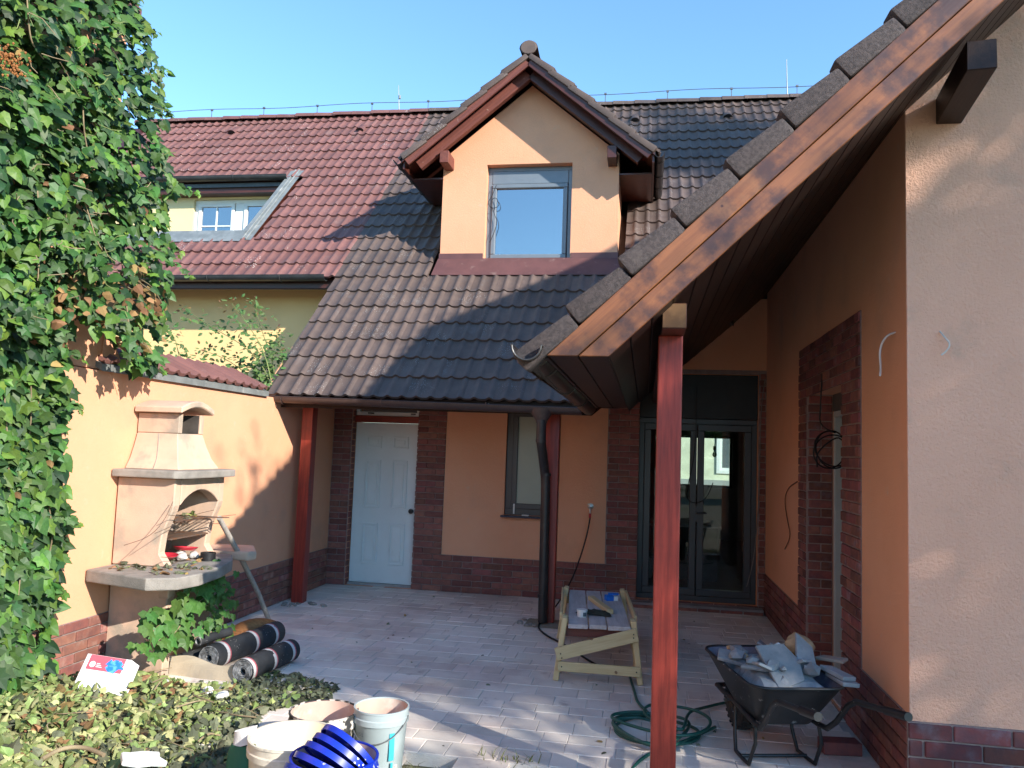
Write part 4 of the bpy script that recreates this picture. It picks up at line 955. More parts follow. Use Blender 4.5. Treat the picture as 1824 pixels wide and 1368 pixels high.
for k in range(3):
    b = MB(); b.add([(-.08, .045+k*.014, .0388), (-.025-.012*k, .045+k*.014, .0388), (-.025-.012*k, .051+k*.014, .0388), (-.08, .051+k*.014, .0388)], [(0, 1, 2, 3)]); setp(b.build('print_line', m_carton, mtx=M), ct)
b = MB(); b.add([(.20, -.15, .035), (.20, .15, .035), (.27, .13, -.01), (.27, -.14, -.01)], [(0, 1, 2, 3)]); setp(b.build('carton_flap', m_carton, mtx=M), ct)

# ================================================================== buckets
def bucket(name, p, r, h, m_out, m_in, lab, rimh=.035, taper=.84, cat='bucket', band=True):
    t = thing(name, p, lab, cat, 'plaster buckets in the foreground'); rb = r*taper
    b = MB(); b.lathe([(0, 0), (rb*.98, 0), (rb, .006), (r*.965, h-.07), (r*.975, h-.068)], 36, Matrix.Translation(p)); setp(b.build('bucket_body', m_out, smooth=40), t)
    b = MB(); b.lathe([(r*.972, h-.075), (r*1.02, h-.072), (r*1.025, h-.045), (r*.995, h-.040), (r*1.0, h-.010), (r*1.02, h-.008), (r*1.02, h), (r*.965, h), (r*.96, h-.07)], 36, Matrix.Translation(p)); setp(b.build('bucket_rim', m_out, smooth=40), t)
    b = MB(); b.lathe([(r*.962, h-.006), (r*.94, h-.08), (rb*.955, .02), (0, .012)], 36, Matrix.Translation(p)); setp(b.build('bucket_lining', m_in, smooth=40), t)
    return t
m_b_cream = mat('plastic_cream', (.66, .62, .50), (.60, .56, .46), 4, rough=.5, dirt=((.42, .39, .33), 8, .6, .75))
m_b_cream_in = mat('paint_cream_in', (.82, .73, .50), (.78, .69, .47), 4, rough=.5)
m_b_blue = mat('plastic_blue', (.008, .035, .42), (.006, .028, .36), 4, rough=.35, spec=.5, dirt=((.60, .62, .70), 13, .60, .66), specks=((.75, .76, .8), 40, .22, 7))
m_b_pale = mat('plastic_pale_blue', (.40, .46, .465), (.35, .41, .415), 4, rough=.5, dirt=((.30, .34, .34), 9, .62, .72), specks=((.12, .14, .16), 30, .12, 5))
m_b_black = mat('rubber_black_splashed', (.05, .048, .046), (.03, .03, .03), 6, rough=.7, dirt=((.58, .52, .45), 16, .50, .56))
m_mortar_in = mat('mortar_pink_in', (.58, .40, .32), (.50, .34, .28), 5, rough=.9, dirt=((.68, .58, .48), 6, .5, .7))
G0 = -.07
c = at(680, 1258, z=.27); bk4 = bucket('plaster_bucket', (c.x, c.y, G0), .147, .345, m_b_pale, m_mortar_in, 'tall pale blue bucket with wire handle, standing nearest the paving')
m_hw = mat('wire_steel', (.30, .30, .30), None, 9, rough=.4, metal=.8)
ctr = Vector((c.x, c.y, .235)); hp = []
for i in range(17):
    a = math.pi*i/16; hp.append(ctr+Vector((.15*math.cos(a)*.93, -.06-.115*math.sin(a), -.14*math.sin(a))) if False else ctr+Vector((.151*math.cos(a), -.151*math.sin(a)*1.03, -.115*math.sin(a)**1.0)))
b = MB(); b.tube(hp, .0035, 6); setp(b.build('bucket_handle', m_hw), bk4)
m_ink = mat('print_ink', (.10, .14, .16), None, 9, rough=.6); m_teal = mat('print_teal', (.05, .42, .52), None, 9, rough=.6)
def wrap(cx, cy, r, a0, a1, z0, z1, n=8):
    b = MB(); vs = []
    for i in range(n+1):
        a = a0+(a1-a0)*i/n; vs += [(cx+r*math.cos(a), cy+r*math.sin(a), z0), (cx+r*math.cos(a), cy+r*math.sin(a), z1)]
    return b.add(vs, [(2*i, 2*i+2, 2*i+3, 2*i+1) for i in range(n)])
setp(wrap(c.x, c.y, .1425, R(-52), R(-40), .03, .17).build('print_patch', m_teal), bk4)
setp(wrap(c.x, c.y, .1425, R(-47), R(-42), -.02, .02).build('print_patch', m_teal), bk4)
def text_mesh(txt, size, m, name='lettering', ext=0):
    cu = bpy.data.curves.new(name, 'FONT'); cu.body = txt; cu.size = size; cu.extrude = ext; cu.align_x = 'CENTER'
    o = bpy.data.objects.new(name, cu); col.objects.link(o); dg = bpy.context.evaluated_depsgraph_get()
    me = bpy.data.meshes.new_from_object(o.evaluated_get(dg)); bpy.data.objects.remove(o); bpy.data.curves.remove(cu)
    me.materials.clear(); me.materials.append(m); return me
def facing(p, nrm, rollv=Vector((0, 0, 1))):
    Z = Vector(nrm).normalized(); X = Vector(rollv).cross(Z).normalized(); return frame(p, X, Z.cross(X), Z)
a = R(-118)
inst('lettering', text_mesh('15 L', .026, m_ink), facing((c.x+.1455*math.cos(a), c.y+.1455*math.sin(a), .15), (math.cos(a), math.sin(a), -.06)), bk4)
c2 = at(577, 1266, z=.24); bk3 = bucket('mortar_tub', (c2.x, c2.y, G0), .182, .315, m_b_black, m_mortar_in, 'black mortar tub splashed with plaster, pinkish inside', taper=.78)
c1 = at(523, 1311, z=.30); bk1 = bucket('plaster_bucket', (c1.x, c1.y, G0), .205, .375, m_b_cream, m_b_cream_in, 'large cream bucket coated with cream paint inside', taper=.9)
setp(wrap(c1.x, c1.y, .207, R(-105), R(-35), .03, .20, 14).build('paper_label', m_carton), bk1)
cB = at(596, 1345, z=.33); bk2 = bucket('plaster_bucket', (cB.x, cB.y, G0), .188, .40, m_b_blue, m_mortar_in, 'blue paint-splashed bucket filled with stacked blue lids', taper=.88)
for sg in (-1, 1):
    b = MB(); b.tube([(cB.x+sg*.193, cB.y-.03, .26), (cB.x+sg*.215, cB.y-.03, .262)], .012, 8); setp(b.build('handle_stud', m_b_blue), bk2)
b = MB(); b.tube([(cB.x+.2, cB.y-.03, .26), (cB.x+.235, cB.y-.05, .235), (cB.x+.25, cB.y-.09, .19)], .004, 6); setp(b.build('bucket_handle', m_hw), bk2)
for i, (an, kk, dx_, dy_, up_) in enumerate(((44, .62, .045, .03, .335), (39, .60, .02, .01, .312), (35, .58, -.005, -.01, .290), (29, .55, -.035, -.03, .262), (22, .50, -.06, -.05, .235))):
    nn = (rt*math.sin(R(an))+up*math.cos(R(an)))*(1-kk*kk)**.5+fw*kk
    rl = .150; b = MB(); b.lathe([(0, .004), (rl*.86, .004), (rl*.90, .018), (rl*.96, .018), (rl*.975, -.002), (rl, -.002), (rl, .024), (rl*.90, .024), (rl*.86, .012), (0, .012)], 40)
    Zl = -Vector(nn).normalized(); Xl = Vector((0, 0, 1)).cross(Zl).normalized(); M = frame((cB.x+dx_, cB.y+dy_, up_), Xl, Zl.cross(Xl), Zl) @ Matrix.Diagonal((1, 1, -1, 1))
    o = b.build('bucket_lid', m_b_blue, smooth=40, mtx=M)
    tag(o, ('topmost blue lid standing steepest in the blue bucket', 'second blue lid from the top in the blue bucket', 'middle blue lid of five in the blue bucket', 'fourth blue lid from the top in the blue bucket', 'lowest and flattest blue lid in the blue bucket')[i], 'lid', 'blue lids in the bucket')
# green sack
m_sack = mat('sack_green', (.02, .13, .075), (.015, .10, .06), 6, rough=.5, bump=.4, bscale=20, bdist=.01); m_sack_w = mat('sack_white', (.68, .68, .66), None, 6, rough=.6, bump=.4, bscale=25, bdist=.01)
s0 = at(428, 1345, z=.2)
sk = thing('sack', (s0.x, s0.y, G0), 'green plastic sack with white top beside the cream bucket', 'sack')
def sackpart(z0, z1, m, nm):
    b = MB(); vs = []; n_ = 12; m_ = 8
    for i in range(m_+1):
        z = z0+(z1-z0)*i/m_; tt = (z-G0)/.40; wx = .10*(1-.45*tt)+.006*math.sin(z*40); wy = .075*(1-.85*tt)+.006
        for k in range(n_):
            a = 2*math.pi*k/n_; vs.append((s0.x+.02*tt+wx*math.cos(a)*(1+.06*math.sin(3*a+z*20)), s0.y+wy*math.sin(a), z+(.02*math.cos(a) if z > .25 else 0)))
    b.add(vs, [(i*n_+k, i*n_+(k+1) % n_, (i+1)*n_+(k+1) % n_, (i+1)*n_+k) for i in range(m_) for k in range(n_)]); setp(b.build(nm, m, smooth=60), sk)
sackpart(G0, .25, m_sack, 'sack_body'); sackpart(.251, .325, m_sack_w, 'sack_top')
inst('lettering', text_mesh('ni', .06, m_sack_w), facing((s0.x+.03, s0.y-.066, .06), (.15, -1, .25)) @ Matrix.Rotation(R(62), 4, 'Z'), sk)

# ================================================================== work bench
wb0 = Vector((-.55, 6.0)); ax = Vector((-.13, 1.46)).normalized(); lat = Vector((ax.y, -ax.x))
def W(u, v, z): p = Vector((-.54, 6.0))+lat*u+ax*v; return Vector((p.x, p.y, z))
bench = thing('work_bench', W(.23, .7, 0), 'low trestle work bench of pine battens with grey plank top', 'work bench')
BH = .41; BL = 1.46; BWd = .46
for k, (u0, u1) in enumerate(((0, .148), (.156, .286), (.294, .462))):
    beam('top_plank', W((u0+u1)/2, -.015+rng.uniform(-.01, .01), BH-.016), W((u0+u1)/2, BL, BH-.016), u1-u0, .032, m_board, bench, bevel=.004)
for vv in (.03, BL-.12):
    beam('cross_bar', W(-.03, vv+.04, BH-.07), W(BWd+.03, vv+.04, BH-.07), .045, .07, m_plum if vv < .5 else m_pine, bench)
    for uu, lean in ((-.025, -.055), (BWd+.025, .055)):
        beam('leg', W(uu+lean, vv-.05, 0), W(uu, vv, BH+.035), .042, .065, m_pine, bench, upv=(0, 1, 0))
        beam('leg', W(uu+lean*.9, vv+.15, 0), W(uu, vv+.10, BH+.03), .042, .06, m_pine, bench, upv=(0, 1, 0))
beam('rail', W(-.07, -.075, .115), W(BWd+.075, -.075, .105), .022, .07, m_pine, bench)
beam('brace', W(-.085, -.085, .20), W(BWd+.05, -.055, .365), .022, .095, m_pine, bench)
beam('rail', W(-.07, BL+.03, .12), W(BWd+.075, BL+.03, .12), .022, .07, m_pine, bench)
for sg, uu in ((-1, -.058), (1, BWd+.058)):
    beam('rail', W(uu, -.02, .17), W(uu, BL, .17), .02, .07, m_pine, bench)
    beam('batten', W(uu*1.0, .25, BH+.0), W(uu, BL-.05, BH+.0), .022, .06, m_pine, bench)
for (u, v, z) in ((-.05, -.100, .21), (-.04, -.100, .18), (BWd+.02, -.075, .37), (BWd+.02, -.075, .345), (-.04, -.088, .115), (BWd+.045, -.088, .105)):
    b = MB(); p = W(u, v, z); b.tube([p, p+Vector((0, -.004, 0))], .005, 8); b.build('screw', m_black, bench)
# things on the bench
p = W(.105, .27, BH); tb = thing('paint_tub', p, 'small white lidded tub with dark label on the bench', 'tub')
b = MB(); b.lathe([(0, 0), (.036, 0), (.040, .045), (.043, .045), (.043, .056), (0, .057)], 24, Matrix.Translation(p)); setp(b.build('tub_body', m_white, smooth=40), tb)
setp(wrap(p.x, p.y, .0405, R(-75), R(-30), p.z+.008, p.z+.038).build('tub_label', m_ink), tb)
m_cloth = mat('cloth_dark_green', (.045, .05, .035), (.025, .028, .022), 12, rough=.95, bump=.6, bscale=40)
p = W(.20, .40, BH+.005); b = MB(); vs = []; n_ = 10
for i in range(n_+1):
    for k in range(n_+1):
        u, v = i/n_-.5, k/n_-.5; r_ = max(abs(u), abs(v))*2
        vs.append(p+Vector((u*.26*(1-.25*v), v*.17*(1+.5*u), max(.0, .035*(1-r_**2)*(.6+.7*mnoise.noise(Vector((u*6, v*6, 3)))))+.004)))
b.add(vs, [(i*(n_+1)+k, (i+1)*(n_+1)+k, (i+1)*(n_+1)+k+1, i*(n_+1)+k+1) for i in range(n_) for k in range(n_)]); tag(b.build('rag', m_cloth, smooth=True, recalc=False), 'crumpled dark green rag behind the white tub', 'rag')
q0 = W(.33, .42, BH+.019); q1 = W(.19, 1.0, BH+.019)
tag(beam('batten', q0, q1, .055, .036, m_pine, None), 'short pale pine batten lying across the bench top', 'batten')
p = W(.36, 1.02, BH); pk = thing('screw_box', p, 'small blue and white carton of screws on the bench', 'box')
m_sb = mat('carton_blue', (.01, .16, .62), None, 8, rough=.5)
b = MB(); b.box(-.045, .02, -.035, .035, 0, .045); setp(b.build('box_body', m_sb, bevel=.002, mtx=Matrix.Translation(p) @ Matrix.Rotation(R(20), 4, 'Z')), pk)
b = MB(); b.box(.021, .06, -.034, .034, 0, .038); setp(b.build('box_end', m_white, bevel=.002, mtx=Matrix.Translation(p) @ Matrix.Rotation(R(20), 4, 'Z')), pk)
b = MB(); b.box(-.02, .07, .0, .05, .046, .058); setp(b.build('box_flap', m_sb, mtx=Matrix.Translation(p) @ Matrix.Rotation(R(5), 4, 'Z')), pk)

# ================================================================== wheelbarrow
m_wbk = mat('steel_black_paint', (.020, .021, .023), (.014, .015, .016), 8, rough=.45, metal=.2, spec=.5, dirt=((.22, .22, .22), 13, .63, .70), specks=((.5, .5, .5), 40, .14, 8))
m_tyre = mat('rubber_tyre', (.022, .022, .022), (.04, .038, .035), 10, rough=.85, bump=.4, bscale=50)
m_tubin = mat('steel_blue_caked', (.06, .08, .14), (.16, .18, .23), 9, rough=.7, dirt=((.24, .26, .29), 7, .50, .7))
hd = Vector((.265, -.964, 0)).normalized(); ld = Vector((-hd.y, hd.x, 0)); Wc = Vector((.62, 5.27, 0))
MW = frame(Wc, hd, ld, Vector((0, 0, 1)))
wbr = thing('wheelbarrow', Wc, 'black steel wheelbarrow heaped with grey plaster rubble', 'wheelbarrow')
def wpart(b, nm, m, par=wbr, **k):
    o = b.build(nm, m, mtx=MW, **k); setp(o, par); return o
def ring_rect(x0, x1, y0, y1, z, rad, z2=None, n=5):
    out = []; z2 = z if z2 is None else z2
    for cx, cy, a0 in ((x1-rad, y1-rad, 0), (x0+rad, y1-rad, 90), (x0+rad, y0+rad, 180), (x1-rad, y0+rad, 270)):
        for i in range(n+1):
            a = R(a0+90*i/n); xx = cx+rad*math.cos(a); out.append((xx, cy+rad*math.sin(a), z+(z2-z)*(xx-x0)/(x1-x0)))
    return out
rr = ring_rect(.06, .86, -.275, .255, .515, .10, .49); r2 = ring_rect(.08, .84, -.255, .235, .495, .10, .472); rb3 = ring_rect(.27, .68, -.16, .15, .26, .07, .25); r2 = [tuple(a_*.92+c_*.08 for a_, c_ in zip(p_, q_)) for p_, q_ in zip(rr, rb3)]; n_ = len(rr)
def shrink(rg, d, dz_): 
    cx = sum(p[0] for p in rg)/len(rg); return [(p[0]+(cx-p[0])*d, p[1]*(1-d), p[2]+dz_) for p in rg]
b = MB(); vs = rr+r2+rb3; b.add(vs, [(i, (i+1) % n_, n_+(i+1) % n_, n_+i) for i in range(n_)]+[(n_+i, n_+(i+1) % n_, 2*n_+(i+1) % n_, 2*n_+i) for i in range(n_)]+[tuple(range(2*n_, 3*n_))[::-1]])
tub = wpart(b, 'tub', m_wbk, smooth=50)
b = MB(); i1 = shrink(rr, .02, -.002); i2 = shrink(rb3, .06, .010); b.add(i1+i2, [(i, n_+i, n_+(i+1) % n_, (i+1) % n_) for i in range(n_)]+[tuple(range(n_, 2*n_))]); wpart(b, 'tub_lining', m_tubin, tub, smooth=50, recalc=False)
b = MB(); b.tube(rr+[rr[0]], .009, 8, caps=False); wpart(b, 'tub_rim', m_wbk, tub, smooth=60)
for sg in (-1, 1):
    yb = sg*.17
    path = [(-.22, sg*.03, .20), (-.20, sg*.075, .205), (-.02, sg*.10, .215), (.30, sg*.155, .255), (.66, sg*.18, .245), (.74, sg*.187, .25), (.82, sg*.195, .31), (.93, sg*.203, .43), (1.0, sg*.206, .47), (1.42, sg*.215, .535)]
    b = MB(); b.tube(path, .0155, 10); fp = wpart(b, 'frame_tube', m_wbk, smooth=60)
    b = MB(); b.tube([(1.26, sg*.2112, .5102), (1.43, sg*.2152, .5366)], .021, 12); wpart(b, 'hand_grip', m_black, fp, smooth=60)
    b = MB(); b.tube([(.66, sg*.18, .245), (.68, sg*.187, .15), (.60, sg*.19, .012), (.54, sg*.19, .010), (.40, sg*.185, .012), (.36, sg*.175, .10), (.33, sg*.16, .25)], .011, 8); wpart(b, 'leg', m_wbk, smooth=60)
    b = MB(); b.tube([(-.02, sg*.10, .215), (.0, sg*.06, .168)], .012, 8); wpart(b, 'axle_bracket', m_wbk)
b = MB(); b.tube([(-.22, -.03, .20), (-.225, 0, .20), (-.22, .03, .20)], .0155, 10); wpart(b, 'nose_bar', m_wbk, smooth=60)
b = MB(); b.tube([(.50, -.19, .02), (.50, .19, .02)], .010, 8); wpart(b, 'leg_brace', m_wbk)
# wheel
Mw = Matrix.Translation((0, 0, .172)) @ Matrix.Rotation(R(90), 4, 'X')
b = MB(); b.lathe([(.105+.0, -.030), (.125, -.042), (.155, -.038), (.166, -.020), (.168, 0), (.166, .020), (.155, .038), (.125, .042), (.105, .030)], 36, Mw)
for k in range(26):
    a = 2*math.pi*k/26
    for sg in (-1, 1): b.box(-.008, .008, sg*.022-.017, sg*.022+.017, .162, .173, Matrix.Translation((0, 0, .172)) @ Matrix.Rotation(a+sg*.06, 4, 'Y'))
whl = wpart(b, 'wheel', m_tyre, smooth=40)
b = MB(); b.lathe([(0, -.022), (.03, -.028), (.045, -.012), (.10, -.020), (.110, -.032), (.110, .032), (.10, .020), (.045, .012), (.03, .028), (0, .022)], 28, Mw); wpart(b, 'rim', m_wbk, whl, smooth=40)
b = MB(); b.tube([(0, -.105, .172), (0, .105, .172)], .009, 8); wpart(b, 'axle', m_hw, whl)
# rubble heap
m_rub = mat('plaster_shard', (.27, .295, .31), (.20, .22, .235), 6, rough=.9, bump=.3, bscale=40, rnd=.15, dirt=((.34, .34, .335), 8, .5, .75))
m_foam = mat('foam_tan', (.50, .36, .21), (.40, .28, .16), 14, rough=.85, bump=.7, bscale=40, bdist=.01)
b = MB(); vs = []; nx, ny = 14, 10
for i in range(nx+1):
    for k in range(ny+1):
        u, v = i/nx, k/ny; x = .19+.58*u; y = -.205+.39*v; e = (4*u*(1-u))**.4*(4*v*(1-v))**.4
        zr = .50; vs.append((x, y, zr-.055+.085*e+.025*mnoise.noise(Vector((x*14, y*14, 0)))+.015*mnoise.noise(Vector((x*33, y*33, 5)))))
b.add(vs, [(i*(ny+1)+k, (i+1)*(ny+1)+k, (i+1)*(ny+1)+k+1, i*(ny+1)+k+1) for i in range(nx) for k in range(ny)])
o = b.build('rubble_fill', m_rub, mtx=MW, recalc=False); tag(o, 'grey crumbled plaster filling the wheelbarrow tub', 'rubble', kind='stuff')
def shard(x, y, z, pts, th, rx, ry, rz, lab, m, grp='plaster shards in the wheelbarrow'):
    b = MB(); b.prism(pts, -th/2, th/2, 'z'); o = b.build('plaster_shard', m, bevel=.003, mtx=MW @ Matrix.Translation((x, y, z)) @ Matrix.Rotation(R(rz), 4, 'Z') @ Matrix.Rotation(R(ry), 4, 'Y') @ Matrix.Rotation(R(rx), 4, 'X'))
    return tag(o, lab, 'rubble', grp)
shard(.66, -.02, .55, [(-.15, -.10), (.13, -.09), (.10, .07), (-.02, .10), (-.13, .06)], .02, 12, 42, 12, 'largest flat grey plaster shard at the near end of the barrow', m_rub)
shard(.60, .13, .58, [(-.14, -.05), (.12, -.06), (.06, .07), (-.08, .05)], .02, -28, 50, -20, 'pointed grey plaster shard rising beside the largest shard', m_rub)
shard(.50, .02, .60, [(-.05, -.06), (.06, -.05), (.04, .05), (-.03, .05)], .015, 20, 35, 50, 'small bright white plaster shard on top of the heap', m_white)
shard(.38, -.21, .53, [(-.08, -.05), (.08, -.06), (.07, .05), (-.07, .05)], .022, 20, 10, 75, 'grey block shard leaning on the left rim of the barrow', m_rub)
shard(.72, .26, .535, [(-.09, -.05), (.09, -.05), (.08, .05), (-.09, .04)], .022, -8, 6, 15, 'upper of two stacked grey tile pieces at the barrow rim', m_rub)
shard(.74, .27, .508, [(-.08, -.05), (.09, -.05), (.09, .05), (-.08, .05)], .022, -6, 4, 4, 'lower of two stacked grey tile pieces at the barrow rim', m_rub)
shard(.58, .30, .575, [(-.09, -.03), (.09, -.04), (.08, .03), (-.07, .03)], .018, 5, -6, 30, 'thin dark plaster strip lying behind the tile pieces', m_conc_g)
for i in range(7):
    k_ = rng.uniform(.05, .085); shard(.22+.08*i+rng.uniform(-.03, .03), rng.uniform(-.17, .15), .535+rng.uniform(0, .035), [(-k_, -k_*.7), (k_*.8, -k_*.8), (k_, k_*.5), (-k_*.3, k_*.9)], .016, rng.uniform(-40, 40), rng.uniform(-35, 45), rng.uniform(0, 360), 'smaller broken grey plaster shard within the barrow heap', m_rub, 'small plaster shards in the wheelbarrow')
tag(lump('foam_lump', MW @ Vector((.45, .17, .615)), (.085, .075, .065), m_foam, 5, 3, .3), 'crumpled tan lump of dried foam on the rubble heap', 'foam lump')
for i in range(30):
    x = .16+.6*rng.random(); y = rng.uniform(-.2, .19)
    s_ = rng.uniform(.02, .055); tag(lump('rubble_lump', MW @ Vector((x, y, .535+.02*rng.random())), (s_, s_*.9, s_*.7), m_foam if x < .42 and rng.random() < .5 else m_rub, 60+i, 1, .4, True), 'small crumbled lump among the rubble in the wheelbarrow', 'rubble', 'small rubble lumps in the wheelbarrow')
b = MB(); b.box(0, .22, 0, .11, 0, .07); tag(b.build('loose_brick', m_brick_dk, bevel=.004, mtx=Matrix.Translation((1.05, 4.93, 0)) @ Matrix.Rotation(R(8), 4, 'Z')), 'single dark brick lying on the paving behind the wheelbarrow', 'brick')

# ================================================================== hoses and tap
m_hose = mat('hose_green', (.012, .085, .065), (.010, .07, .055), 6, rough=.45, spec=.5, dirt=((.10, .14, .12), 9, .6, .75))
b = MB(); pts = []; r_ = random.Random(11)
hc = Vector((.10, 5.02))
pts.append(at(1122, 1205, z=.01)); pts.append(at(1131, 1235, z=.012)); pts.append(at(1135, 1252, z=.014))
for i in range(100):
    a = i*2*math.pi/22+1.9; k = i/100; rx_ = .22+.07*math.sin(i*.31)+.05*math.sin(i*.11); ry_ = .24+.08*math.sin(i*.23+1)
    pts.append(Vector((hc.x+rx_*math.cos(a)+.06*math.sin(i*.07+1)+.06*k, hc.y+ry_*math.sin(a)+.04*math.sin(i*.09), .012+.020*(i//22)*.9)))
pts += [Vector((.30, 5.30, .06)), Vector((.42, 5.55, .02)), Vector((.62, 5.78, .012)), Vector((.90, 5.82, .012)), Vector((1.1, 5.5, .012))]
def smooth_path(P, it=2):
    for _ in range(it):
        Q = [P[0]]
        for a, c_ in zip(P, P[1:]): Q += [a.lerp(c_, .25), a.lerp(c_, .75)]
        P = Q+[P[-1]]
    return P
b.tube(smooth_path(pts, 2), .0095, 8); tag(b.build('garden_hose', m_hose, smooth=60), 'green garden hose lying in loose coils behind the near post', 'hose')
b = MB(); b.tube(smooth_path([at(1274, 1295, z=.012), at(1238, 1312, z=.02), at(1190, 1332, z=.025), at(1150, 1345, z=.012), at(1128, 1366, z=.0), at(1112, 1395, z=-.04)], 2), .0095, 8); tag(b.build('garden_hose', m_hose, smooth=60), 'loose green hose end running from the coils to the grass', 'hose')
tp = at(1052, 902, y=YW); m_chrome = mat('chrome_dull', (.45, .44, .42), None, 8, rough=.3, metal=.9)
tap_ = thing('garden_tap', (tp.x, YW, tp.z), 'small metal garden tap on the orange wall', 'tap')
b = MB(); b.lathe([(.035, 0), (.035, .008), (.012, .014), (.012, .06), (.020, .06), (.020, .085), (0, .09)], 16, Matrix.Translation((tp.x, YW, tp.z)) @ Matrix.Rotation(R(90), 4, 'X')); setp(b.build('tap_body', m_chrome, smooth=40), tap_)
b = MB(); b.tube([(tp.x, YW-.06, tp.z), (tp.x, YW-.07, tp.z-.05), (tp.x, YW-.07, tp.z-.075)], .012, 10); setp(b.build('spout', m_chrome, smooth=60), tap_)
b = MB(); b.box(tp.x-.03, tp.x+.03, YW-.085, YW-.075, tp.z+.022, tp.z+.034); b.tube([(tp.x, YW-.075, tp.z), (tp.x, YW-.08, tp.z+.03)], .006, 6); setp(b.build('lever', m_chrome), tap_)
b = MB(); b.tube([(tp.x, YW-.07, tp.z-.075), (tp.x, YW-.07, tp.z-.125)], .014, 8); setp(b.build('hose_connector', m_redp), tap_)
hpts = [Vector((tp.x, YW-.07, tp.z-.12))]+[at(px_, py_, y=yy) for px_, py_, yy in ((1051, 925, 9.09), (1044, 960, 9.05), (1028, 1010, 8.95), (1010, 1050, 8.8))]+[at(985, 1088, z=.012), at(955, 1112, z=.012), at(968, 1130, z=.012), at(1010, 1150, z=.012), at(1050, 1178, z=.012), at(1075, 1190, z=.012)]
b = MB(); b.tube(smooth_path(hpts, 2), .0085, 8); tag(b.build('tap_hose', m_cable, smooth=60), 'thin dark hose hanging from the tap and running under the bench', 'hose')

# ================================================================== loose electric cables
def cable(name, pts, r, m, lab, it=2):
    b = MB(); b.tube(smooth_path([Vector(p) for p in pts], it), r, 6); return tag(b.build(name, m, smooth=60), lab, 'cable')
m_cab_w = mat('cable_white', (.68, .66, .62), None, 8, rough=.5); m_cab_br = mat('cable_brown', (.12, .045, .02), None, 8, rough=.5); m_cab_gy = mat('cable_grey', (.22, .21, .20), None, 8, rough=.5)
q = at(1595, 592, x=XW)
cable('cable', [(XW, q.y, q.z), (XW-.05, q.y-.0, q.z-.02), (XW-.075, q.y+.03, q.z-.09), (XW-.07, q.y+.02, q.z-.20), (XW-.075, q.y+.02, q.z-.24)], .006, m_cab_w, 'white cable end sticking out of the orange side wall')
q = at(1674, 590, y=YF-.012)
cable('cable', [(q.x, YF-.01, q.z), (q.x+.005, YF-.05, q.z-.03), (q.x+.035, YF-.06, q.z-.075), (q.x+.01, YF-.06, q.z-.115), (q.x-.01, YF-.06, q.z-.13)], .0045, m_cab_w, 'white cable end sticking out of the grey-pink front wall')
q = at(1462, 665, x=XW-.03)
coil = [(XW-.02, q.y, q.z), (XW-.03, q.y+.01, q.z-.25), (XW-.03, q.y+.05, q.z-.40)]
cyc, czc = q.y-.02, q.z-.58
for i in range(34):
    a = i*2*math.pi/11+1.2; rr_ = .135+.02*math.sin(i*.9); coil.append((XW+.05+rr_*.92*math.cos(a), cyc+.02+.0012*i, czc+rr_*math.sin(a)))
coil += [(XW-.06, cyc+.03, czc-.02), (XW-.05, cyc+.04, czc-.13)]
cable('cable', coil, .006, m_cable, 'black cable hanging in a coil in front of the side doorway')
cable('cable', [at(px_, py_, x=XW-.012) for px_, py_ in ((1420, 858), (1404, 868), (1397, 890), (1403, 930), (1409, 955), (1398, 978))], .0045, m_cab_br, 'brown wire curling on the orange side wall')
cable('cable', [at(px_, py_, y=YW-.03) for px_, py_ in ((1363, 675), (1356, 720), (1354, 800), (1352, 880), (1347, 960), (1340, 1010), (1330, 1045))], .005, m_cab_gy, 'grey cable hanging down beside the glass doors')
cable('cable', [at(px_, py_, y=YW-.05) for px_, py_ in ((1241, 690), (1240, 760), (1236, 820), (1225, 865), (1223, 890), (1240, 898), (1258, 888), (1267, 868), (1270, 860))], .0055, m_cable, 'black cable looping in front of the glass doors')
bl = at(1273, 802, y=11.0)
lb = thing('pendant_bulb', (bl.x, 11, bl.z), 'bare light bulb hanging inside behind the glass doors', 'light bulb')
b = MB(); b.tube(smooth_path([Vector((bl.x+.02, 11, 2.74)), Vector((bl.x-.03, 11, bl.z+.35)), Vector((bl.x+.015, 11, bl.z+.15)), Vector((bl.x, 11, bl.z+.05))], 2), .006, 6); setp(b.build('flex', m_cable), lb)
b = MB(); b.tube([(bl.x, 11, bl.z+.055), (bl.x, 11, bl.z)], .020, 10); setp(b.build('socket', m_black), lb)
b = MB(); b.lathe([(.013, 0), (.016, -.02), (.029, -.05), (.030, -.065), (.020, -.085), (0, -.092)], 16, Matrix.Translation((bl.x, 11, bl.z))); setp(b.build('bulb', m_glass_up, smooth=60), lb)
q = [at(px_, py_, y=9.50) for px_, py_ in ((884, 330), (876, 350), (868, 362), (876, 372), (890, 368), (884, 350), (873, 358), (880, 380), (886, 395), (880, 415), (872, 432))]
cable('cable', q, .004, m_cable, 'thin black wire tangled over the dormer window')
